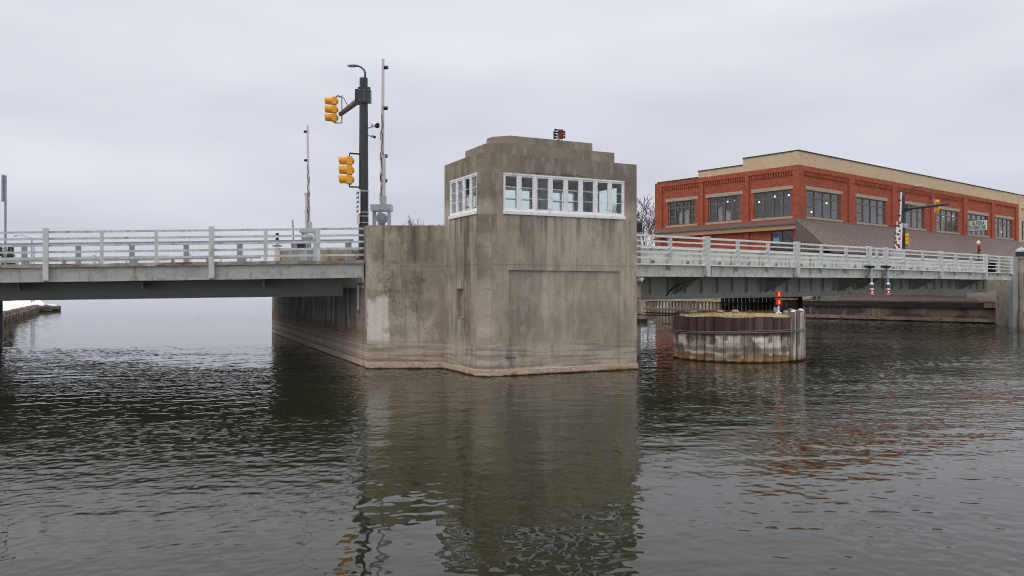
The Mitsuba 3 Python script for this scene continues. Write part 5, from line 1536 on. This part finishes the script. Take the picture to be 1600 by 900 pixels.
b = at(1013, 0, 116)
bare_tree('bare_tree', 'bare winter tree between the tower and the brick building', [b[0], 116, 3], 17.5, 5, 0.5, twig=0.028)
b = at(998, 0, 128)
bare_tree('bare_tree', 'bare winter tree half hidden behind the tower right edge', [b[0], 128, 3], 16.0, 12, 0.5, twig=0.03)
b = at(1019, 0, 112)
bare_tree('bare_shrub', 'low bare bush at the foot of the tree left of the brick building', [b[0], 112, 4.0], 6.5, 31, 0.65, levels=5, twig=0.04)
b = at(1004, 0, 118)
bare_tree('bare_shrub', 'low bare bush close behind the tower right edge', [b[0], 118, 4.0], 6.5, 33, 0.65, levels=5, twig=0.04)
b = at(640, 0, 150)
bare_tree('bare_tree', 'bare tree whose twigs show just above the wing wall', [b[0], 150, 3], 17.2, 9, 0.6, twig=0.028)
b = at(547, 0, 190)
bare_tree('bare_tree', 'small far bare tree seen through the railing left of the signal pole', [b[0], 190, 2], 12.5, 14, 0.6, levels=5, twig=0.05)
b = at(28, 0, 170)
bare_tree('bare_tree', 'pale bare tree seen through the railing at the far left', [b[0], 170, 1], 11.5, 17, 0.6, levels=5, twig=0.05)


def conifer(label, px, Yc, top, seed, r, group='dark conifers behind the left railing'):
    g = np.random.default_rng(seed); b = at(px, 0, Yc)
    z0, z1 = 1.5, zat(top, Yc)
    k = thing('conifer', label, 'tree', group)
    put('trunk', MB().tube([[b[0], Yc, 1.0], [b[0], Yc, z1]], [0.2, 0.03], 6), 'mat_bark', k)
    mb = MB()
    for i in range(1500):
        t = g.random() ** 0.8; z = z0 + 0.6 + (z1 - z0 - 0.4) * t
        rr = r * (1 - t) ** 0.8 * (0.35 + 0.75 * g.random()) + 0.05; an = g.random() * 2 * math.pi
        p = np.array([b[0] + rr * math.cos(an), Yc + rr * math.sin(an), z])
        o = np.array([math.cos(an), math.sin(an), -0.25]) * 0.35; s = np.array([-math.sin(an), math.cos(an), 0]) * 0.1
        mb.add([p - s - o * 0.3, p + s - o * 0.3, p + o], [[0, 1, 2]])
    put('crown', mb, 'mat_conifer', k)


conifer('dark columnar conifer seen through the left railing, leftmost', 1, 150, 385, 1, 1.5)
conifer('dark columnar conifer seen through the left railing beside the tall pole', 8, 150, 387, 2, 1.3)
conifer('dark columnar conifer seen through the left railing right of the tall pole', 14, 150, 385, 3, 1.3)
conifer('dark columnar conifer seen through the left railing, rightmost', 19, 152, 386, 4, 1.3)

# ------------------------------------------------------------------ left bank
W0, W1 = np.array([-36.6, 55.0]), np.array([-66.0, 112.6])
dW = (W1 - W0); Lw = float(np.linalg.norm(dW)); WF = Frame(W0, dW)
bankL = [W0 + [-0.4, 0], W1 + [-0.4, 0.3], [-73, 126], [-103, 176], [-500, 220], [-500, 30], [-42, 30]]
put('snow_bank', MB().prism([list(p) for p in bankL][::-1], -1.0, 0.86), 'mat_snow', None, kind='structure')
qv = thing('timber_quay', 'old timber and concrete quay wall with snow behind it at the left', 'quay wall')
for i in range(22):
    a0, a1 = -6 + (Lw + 6) * i / 22, -6 + (Lw + 6) * (i + 1) / 22
    j = 0.05 * math.sin(i * 4.1)
    put('panel', WF.box(MB(), a0 + 0.02, a1 - 0.02, 0.0, 0.4, 0.32 + j * 0.4, 1.05 + j), 'mat_timber_quay', qv)
    put('post', WF.box(MB(), a0 - 0.12, a0 + 0.12, -0.16, -0.003, -1.0, 0.98 + j), 'mat_timber_quay', qv)
put('lower_wall', WF.box(MB(), -6, Lw, 0.1, 0.45, -1.0, 0.3), 'mat_tar', qv)
put('waling', WF.box(MB(), -6, Lw, -0.1, -0.003, 0.6, 0.75), 'mat_timber_quay', qv)
g = np.random.default_rng(5)
for i in range(3):
    p = W1 + np.array([-0.9 * i + g.normal() * 0.3, 1.5 + 2.6 * i]) + [-0.6, 0.3]; s = 0.7 + 0.5 * g.random()
    m = trimesh.creation.icosphere(2, s); m.vertices *= 1 + 0.5 * (meshkit.noise(m.vertices * 1.4 + 9 * i)[:, None] - 0.5); m.apply_scale([1.5, 1, 0.55]); m.apply_translation([p[0], p[1], 0.35])
    k = thing('shore_rock', ('nearest', 'middle', 'farthest')[i] + ' snow topped shore rock beyond the end of the left quay wall', 'rock', 'rocks at the end of the left quay')
    put('stone', m, 'mat_rock', k)
    put('snow_cap', MB().sphere([p[0] - 0.2, p[1] - 0.1, 0.35 + s * 0.36], s * 0.8, 2, (1.3, 0.8, 0.3)), 'mat_snow', k, smooth=True)
# pile under the left span at the frame's edge
p = at(0.5, 0, 42)
solo('steel_pile', MB().tube([[p[0] - 0.1, 42, -1.5], [p[0] - 0.1, 42, 3.2]], 0.2, 14), 'mat_galv', 'grey round pile under the left span at the left edge', 'pile', smooth=40)
# tall pole with narrow panel at the far left, and the street lamps beyond
k = thing('banner_pole', 'tall thin blue grey pole with a narrow panel at its top, far left', 'pole')
q = at(6.5, 0, 36)
put('shaft', MB().tube([[q[0] + 0.05, 36, 4.0], [q[0] + 0.05, 36, zat(274, 36)]], 0.05, 10), 'mat_galv', k, smooth=40)
put('panel', MB().box(q[0] - 0.1, q[0] - 0.01, 35.94, 36.06, zat(315, 36), zat(273, 36)), 'mat_galv', k)
for px, lab in ((49.5, 'distant street lamp with curved arm behind the left railing, left of two'), (53, 'distant plain lamp pole behind the left railing, right of two')):
    q = at(px, 0, 140); k = thing('street_lamp', lab, 'street lamp')
    zt = zat(372 if px < 50 else 380, 140)
    put('post', MB().tube([[q[0], 140, 0.5], [q[0], 140, zt]], 0.13 if px < 50 else 0.1, 8), 'mat_galv', k, smooth=40)
    if px < 50:
        put('arm', MB().tube([[q[0], 140, zt], [q[0] - 1.0, 140, zt + 0.3], [q[0] - 2.0, 140, zt + 0.56], [q[0] - 2.8, 140, zt + 0.47]], 0.065, 8), 'mat_galv', k, smooth=40)
        put('head', MB().sphere([q[0] - 2.9, 140, zt + 0.37], 0.3, 2, (1, 0.5, 0.5)), 'mat_galv', k, smooth=True)
# far land so that the left bank does not end in the air
